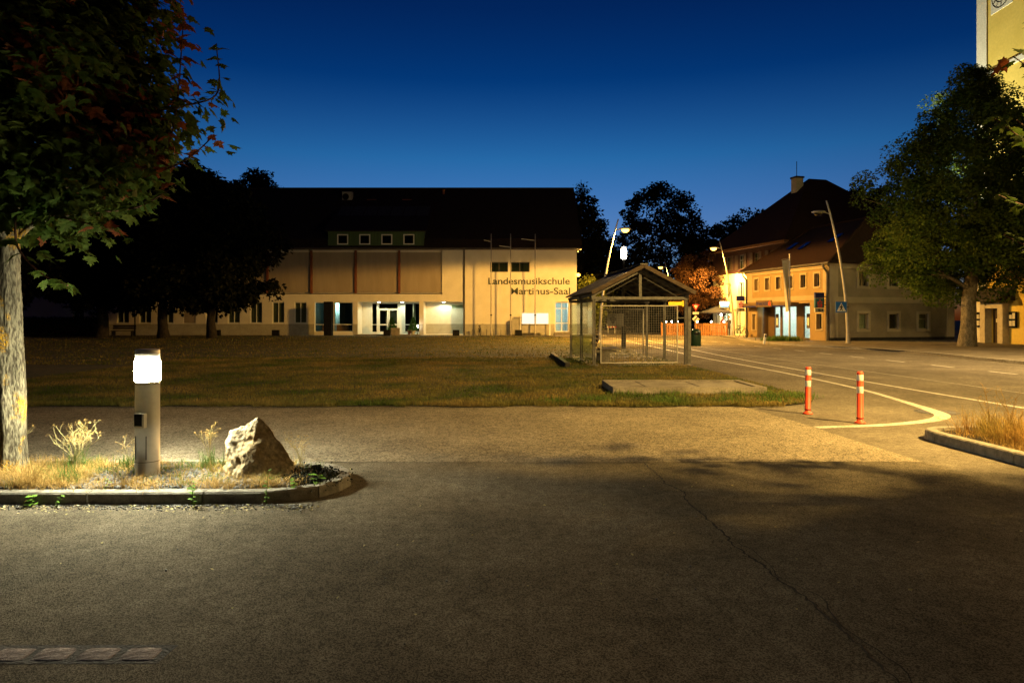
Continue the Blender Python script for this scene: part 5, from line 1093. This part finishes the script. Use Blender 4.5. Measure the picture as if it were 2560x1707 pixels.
# ================================================================ lime trees and the rest
make_tree('lime_tree', 'large lime tree with thick pale trunk before the church', (23.3, 35.0, .1), 3.2, .36, (.3, 0, 8.1, 4.75, 5.8), mt['lime'], mt['limebark'], 7, 'cone', 440, 270, .165, .52, 26, rough=.42, lean=.35, trunk_n=24, bias=.30, lumpy=1.35, keep=lambda x, y, z: not (z < 3.9 and abs(x - 23.4) < 1.7 and y < 35.6))
make_tree('lime_tree', 'second lime tree cut by the right picture edge', (26.35, 34.2, .1), 3.2, .36, (.4, .2, 6.8, 4.4, 4.6), mt['lime'], mt['limebark'], 19, 'cone', 200, 230, .165, .5, 18, rough=.4, bias=.3, lumpy=1.3, keep=lambda x, y, z: z > 4.2 or x > 26.6)
for i, (x, y, r, cz, rz, lb) in enumerate([(-31.3, 52, .42, 8.4, 6.0, 'black yard tree with the leaning trunk left of the bench'), (-26.6, 52, .36, 8.0, 5.7, 'middle black yard tree before the school windows'), (-23.1, 52.5, .34, 7.2, 5.0, 'rightmost black yard tree overlapping the fabric blinds'), (-37.5, 49, .4, 8.5, 6.2, 'farthest left black yard tree behind the maple trunk')]):
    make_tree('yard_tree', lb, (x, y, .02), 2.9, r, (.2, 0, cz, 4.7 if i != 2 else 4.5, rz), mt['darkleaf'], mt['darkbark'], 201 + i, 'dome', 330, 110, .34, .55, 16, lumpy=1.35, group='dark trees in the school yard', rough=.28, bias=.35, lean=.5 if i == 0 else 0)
make_tree('copper_tree', 'copper-leaved tree glowing orange under the street lamp', (17.1, 63.2, 0), 1.9, .2, (.4, 0, 4.55, 3.0, 2.75), mt['copper'], mt['darkbark'], 230, 'round', 150, 180, .19, .4, 14, rough=.4, bias=.32, lumpy=1.2)
bg = [(8.9, 86, 10.2, 2.7, 6.4, 'round', 'narrow dark tree right beside the school gable'), (12.2, 92, 6.2, 3.6, 5.6, 'round', 'low dark tree between gable and shelter lamp'), (19.6, 90, 10.4, 7.0, 8.9, 'dome', 'broadest dark tree rising behind the street lamps'), (26.6, 92, 7.2, 4.6, 6.6, 'round', 'dark tree stepping down right of the broadest tree'),
      (34.5, 100, 10.0, 4.0, 7.0, 'round', 'small dark tree left of the pyramid roof'), (45.0, 86, 12.0, 2.6, 6.4, 'round', 'dark treetop peeping right of the pyramid roof'), (-31.5, 84, 12.6, 3.6, 6.6, 'round', 'dark treetop peeping over the school ridge'), (-39.5, 84, 13.0, 4.0, 7.2, 'round', 'dark treetop at the left end of the school ridge'), (7.6, 97, 5.4, 4.5, 5.0, 'round', 'low dark tree far behind the bus shelter'), (16.5, 76, 2.7, 3.4, 2.6, 'dome', 'dark shrubby tree closing the street view')]
for i, (x, y, cz, rx, rz, pf, lb) in enumerate(bg):
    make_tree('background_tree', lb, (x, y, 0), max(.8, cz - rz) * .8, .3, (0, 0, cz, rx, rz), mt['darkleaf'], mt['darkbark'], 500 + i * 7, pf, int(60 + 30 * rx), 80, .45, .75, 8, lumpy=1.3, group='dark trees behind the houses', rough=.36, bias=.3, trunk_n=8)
T = thing('spire_conifer', 'thin conifer with a tufted tip above the school gable', 'tree', (8.5, 84, 0)); MB().tube([(0, 0, 0), (0, 0, 18.6)], [.2, .03], 6).obj('trunk', mt['darkbark'], T)
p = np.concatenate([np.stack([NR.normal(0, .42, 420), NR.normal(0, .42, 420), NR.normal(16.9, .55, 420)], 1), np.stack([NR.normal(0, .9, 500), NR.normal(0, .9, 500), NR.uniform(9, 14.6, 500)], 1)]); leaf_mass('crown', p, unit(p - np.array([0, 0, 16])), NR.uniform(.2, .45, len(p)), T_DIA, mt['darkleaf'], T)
make_tree('corner_bush', 'yellow-lit bush behind the school corner lamp', (7.7, 65.2, 0), 1.2, .12, (0, 0, 3.1, 1.35, 2.2), mt['bush'], mt['darkbark'], 77, 'round', 90, 26, .3, .3, 6, cat='bush')
T = thing('low_shrub', 'low grassy shrub at the foot of the banner pole', 'shrub', (17.1, 43.2, .1)); blades('foliage', np.stack([NR.normal(0, .5, 1400), NR.normal(0, .28, 1400)], 1), 0, .34, .9, .03, mt['greenblade'], T, 9)
# ================================================================ signs and street things on the right
def figure_poly():
    return [[(-.02, .10), (.05, .09), (.10, -.02), (.07, -.03), (.035, .03), (.03, -.05), (.09, -.19), (.05, -.20), (.0, -.09), (-.07, -.20), (-.11, -.18), (-.04, -.05), (-.05, .02), (-.10, -.04), (-.12, -.02), (-.07, .06)]]
T = thing('crossing_sign', 'blue pedestrian crossing sign on the unlit lamp post', 'traffic sign', (18.88, 39.15, 2.17))
MB().box(-.31, .31, -.012, .012, -.31, .31).obj('plate', mt['crossblue'], T); MB().quad((-.27, -.016, -.25), (.27, -.016, -.25), (0, -.016, .25)).obj('white_triangle', mt['signwhite'], T)
m = MB(); m.quad(*[(x, -.020, y - .02) for x, y in figure_poly()[0]]); m.quad(*[(.01 + .035 * math.cos(a), -.020, .125 + .035 * math.sin(a)) for a in np.linspace(0, 6.28, 12)[:-1]]); m.obj('walking_figure', mt['black'], T)
MB().box(.28, .45, .02, .05, -.03, .03).obj('clamp', mt['steel'], T)
T = thing('banner_pole', 'grey vertical banner hanging on a pole before the bank', 'banner', (17.9, 44.0, .1)); MB().lathe([(.07, 0), (.05, 2), (.04, 5.6)], 10).obj('pole', mt['polesteel'], T)
m = MB(); n = 24
for i in range(n + 1):
    t = i / n; z = 5.25 - 3.3 * t; wv = .46 - .30 * t
    for k in range(7): s = k / 6; m.v.append((-.05 - wv * s, .08 * math.sin(s * 5 + t * 3) * (.3 + t), z - .12 * s))
    if i:
        for k in range(6): a = (i - 1) * 7 + k; m.f.append((a, a + 7, a + 8, a + 1))
m.obj('banner', mt['flagcloth'], T, True); MB().tube([(0, 0, 5.3), (-.52, 0, 5.2)], .015, 6).obj('arm', mt['polesteel'], T)
T = thing('marker_post', 'small leaning white marker post at the far kerb', 'marker post', (15.1, 40.9, 0)); T.rotation_euler = (0, R(8), 0); MB().box(-.06, .06, -.03, .03, 0, .6).obj('post', mt['signwhite'], T); MB().box(-.05, .05, -.034, -.031, .42, .52).obj('reflector', mt['black'], T)
bicycle(17.0, 50.6, RZ, 'bicycle leaning by the far bank corner', .10)
def round_rect_sign(): pass
T = thing('traffic_signs', 'give-way triangle above a striped diamond on one pole', 'traffic sign', (15.55, 57.8, .0)); T.name = 'traffic_sign_post'
MB().tube([(0, 0, 0), (0, 0, 2.85)], .03, 8).obj('pole', mt['steel'], T)
m = MB(); m.add([(-.32, -.05, 2.72), (.32, -.05, 2.72), (0, -.05, 2.16), (-.32, -.03, 2.72), (.32, -.03, 2.72), (0, -.03, 2.16)], [(0, 2, 1), (3, 4, 5), (0, 1, 4, 3), (1, 2, 5, 4), (2, 0, 3, 5)]); tr = m.obj('give_way_plate', mt['signred'], T); MB().quad((-.19, -.056, 2.65), (0, -.056, 2.32), (.19, -.056, 2.65)).obj('white_field', mt['signwhite'], tr)
MB().box(-.26, .26, -.05, -.035, 1.88, 2.08).obj('supplementary_plate', mt['signwhite'], T)
m = MB(); m.add([(-.31, -.05, 1.48), (0, -.05, 1.17), (.31, -.05, 1.48), (0, -.05, 1.79), (-.31, -.03, 1.48), (0, -.03, 1.17), (.31, -.03, 1.48), (0, -.03, 1.79)], BOXF); dp = m.obj('priority_plate', mt['signwhite'], T)
m = MB(); m.quad((-.20, -.056, 1.32), (-.13, -.056, 1.26), (.20, -.056, 1.64), (.13, -.056, 1.70)); m.obj('black_stripe', mt['black'], dp)
T = thing('stop_sign', 'yellow arm sign with a round end behind the shelter', 'sign', (13.85, 57.2, 0)); MB().tube([(0, 0, 0), (0, 0, 2.75)], .05, 8).obj('pole', mt['ochresign'], T); MB().box(-.75, .45, -.06, -.02, 2.62, 2.92).obj('arm_panel', mt['ochresign'], T)
m = MB(); m.quad(*[(.55 + .26 * math.cos(a), -.065, 2.77 + .26 * math.sin(a)) for a in np.linspace(0, 6.28, 24)[:-1]]); m.obj('disc', mt['ochresign'], T)
T = thing('barrier_board', 'small red and white barrier board far down the street', 'barrier', (10.2, 70, 0))
for x in (-.35, .35): MB().box(x - .03, x + .03, -.03, .03, 0, 1.0).obj('leg', mt['signwhite'], T)
for k in range(6): MB().box(-.5 + k / 6, -.5 + (k + 1) / 6, -.05, -.031, .6, .95).obj('stripe', mt['signred'] if k % 2 else mt['signwhite'], T)
# ================================================================ café terrace
def fence(x0, x1, y, label):
    T = thing('terrace_fence', label, 'fence', ((x0 + x1) / 2, y, 0)); h = (x1 - x0) / 2
    for z in (.25, .95): MB().box(-h, h, .0, .04, z, z + .08).obj('rail', mt['fencewood'], T)
    m = MB()
    for x in np.arange(-h + .06, h, .15): m.box(x - .05, x + .05, -.025, -.001, .06, 1.12 + .015 * math.sin(x * 9))
    tag(m.obj('pickets', mt['fencewood'], T), kind='stuff')
    for x in (-h, h): MB().box(x - .05, x + .05, .041, .13, 0, 1.2).obj('post', mt['fencewood'], T)
fence(12.9, 15.3, 58.9, 'left orange picket fence of the café terrace'); fence(15.8, 18.5, 58.7, 'right orange picket fence of the café terrace')
for i, (x, lb) in enumerate(((13.3, 'leftmost lantern on the terrace fence'), (13.8, 'second lantern from the left on the terrace fence'), (14.3, 'third lantern from the left on the terrace fence'), (15.0, 'lantern on the fence gap beside the striped sign'), (16.0, 'lantern at the left end of the right fence'), (17.2, 'lantern midway along the right fence'), (18.3, 'lantern at the right end of the terrace fence'))):
    T = thing('lantern', lb, 'lantern', (x, 58.95, 1.14 if i not in (3,) else 1.14), 0, 'small lit lanterns along the terrace fence'); MB().lathe([(.05, 0), (.06, .02), (.02, .04)], 10).obj('foot', mt['black'], T); MB().lathe([(.03, .04), (.055, .08), (.055, .15), (.02, .19)], 10).obj('glow', mt['whitelamp'], T, True)
T = thing('parasol', 'dark closed-in parasol over the café terrace', 'parasol', (18.25, 61.0, 0)); MB().tube([(0, 0, 0), (0, 0, 2.5)], .03, 8).obj('pole', mt['black'], T); MB().lathe([(1.45, 2.0), (1.45, 2.1), (.7, 2.4), (.05, 2.65)], 8).obj('canopy', mt['shirtdark'], T)
T = thing('cafe_table', 'small round table behind the terrace fence', 'table', (18.0, 60.2, 0)); MB().lathe([(.38, .70), (.4, .72), (.4, .74)], 18).obj('top', mt['wood'], T); MB().lathe([(.2, 0), (.03, .03), (.03, .7)], 10).obj('leg', mt['black'], T)
T = thing('hanging_lamp', 'lit lamp hanging under the terrace parasol', 'lamp', (18.7, 61.0, 1.75)); MB().lathe([(.03, 0), (.09, .06), (.09, .14), (.03, .2)], 12).obj('glass', mt['whitelamp'], T, True); MB().tube([(0, 0, .2), (0, 0, .34)], .008, 5).obj('cord', mt['black'], T); lamp('hanging_light', 'POINT', (0, -.1, -.12), 90, (1, .88, .6), T, .1)
wl = BH.matrix_world @ Vector((0, 0, 0))
T = thing('wall_lamp', 'bright lamp on the cream wall beside the bank', 'lamp', (18.6 + 4.3 * .258 - .22 * .966, 63.15 - 4.3 * .966 - .22 * .258, 4.9)); MB().lathe([(.04, -.12), (.11, -.06), (.11, .06), (.04, .12)], 14).obj('glass', mt['whitelamp'], T, True); MB().box(-.02, .24, -.02, .08, -.02, .02).obj('bracket', mt['black'], T); lamp('wall_light', 'POINT', (-.25, -.1, 0), 160, (1, .92, .55), T, .1)
T = thing('lit_sign', 'small lit blue and white sign over the café terrace', 'sign', (18.75, 60.3, 2.75)); MB().box(-.42, .42, -.06, .06, -.28, .28).obj('box', mt['signwhite'], T); MB().box(-.40, .40, -.068, -.061, .0, .26).obj('glow_panel', EM('sign_glow', (.85, .95, 1), 3.5), T); MB().box(-.40, .40, -.068, -.061, -.26, -.02).obj('blue_panel', mt['crossblue'], T); MB().box(-.34, .34, -.074, -.069, -.18, -.09).obj('white_bar', EM('sign_bar', (.8, .9, 1), 2), T); MB().tube([(0, 0, .28), (0, 0, .9), (.9, .2, .9)], .02, 6).obj('hanger', mt['black'], T)
def person(x, y, rz, shirt, label, sit=False):
    T = thing('person', label, 'person', (x, y, 0), rz); pz = .50 if sit else .93; k = (lambda a, b: b if sit else a)
    V = [(0, 0, pz), (0, .01, pz + .33), (0, .01, pz + .52), (0, -.01, pz + .60)]; E = [(0, 1), (1, 2), (2, 3)]; Rr = [.13, .14, .06, .055]
    for s in (-1, 1):
        i = len(V); V += [(s * .17, .01, pz + .46), (s * .23, .0, pz + .2), (s * .16, -.2, pz + k(.08, .2)), (s * .14, -.28, pz + k(.04, .22))]; E += [(1, i), (i, i + 1), (i + 1, i + 2), (i + 2, i + 3)]; Rr += [.07, .05, .04, .035]
        i = len(V); V += [(s * .09, 0, pz - .06), (s * .11, k(-.03, -.42), k(.5, .48)), (s * .11, k(.02, -.40), .07), (s * .11, k(-.12, -.54), .04)]; E += [(0, i), (i, i + 1), (i + 1, i + 2), (i + 2, i + 3)]; Rr += [.10, .065, .045, .04]
    me = bpy.data.meshes.new('body'); me.from_pydata(V, E, []); me.materials.append(mt[shirt]); o = link(bpy.data.objects.new('body', me), T)
    sk = o.modifiers.new('skin', 'SKIN'); sk.use_smooth_shade = True
    if not me.skin_vertices: 
        bpy.context.view_layer.objects.active = o
    for v, r_ in zip(me.skin_vertices[0].data, Rr): v.radius = (r_, r_ * .8)
    me.skin_vertices[0].data[0].use_root = True; o.modifiers.new('sub', 'SUBSURF').levels = 1
    hz = pz + .72; MB().lathe([(.03, hz - .13), (.07, hz - .09), (.085, hz), (.08, hz + .05), (.05, hz + .10)], 14).obj('head', mt['skin'], T, True); MB().lathe([(.088, hz + .0), (.094, hz + .05), (.06, hz + .115), (.02, hz + .125)], 14, (0, .015)).obj('hair', mt['hair'], T, True)
try:
    person(18.55, 60.0, R(20), 'shirtred', 'person in a reddish shirt standing at the terrace table')
    person(18.95, 59.7, R(-60), 'shirtdark', 'person in dark clothes standing beside the terrace lamp')
    person(17.6, 60.1, R(80), 'shirtpale', 'person in a pale shirt seated at the terrace table', True)
except Exception as ex:
    print('person', ex)
T = thing('cafe_chair', 'dark chair under the seated person on the terrace', 'chair', (17.6, 60.1, 0), R(80)); MB().box(-.2, .2, -.2, .2, .38, .42).obj('seat', mt['black'], T); MB().box(-.2, .2, .2, .23, .42, .85).obj('backrest', mt['black'], T)
for sx_, sy_ in ((-1, -1), (1, -1), (-1, 1), (1, 1)): MB().box(sx_ * .18 - .015, sx_ * .18 + .015, sy_ * .18 - .015, sy_ * .18 + .015, 0, .38).obj('leg', mt['black'], T)
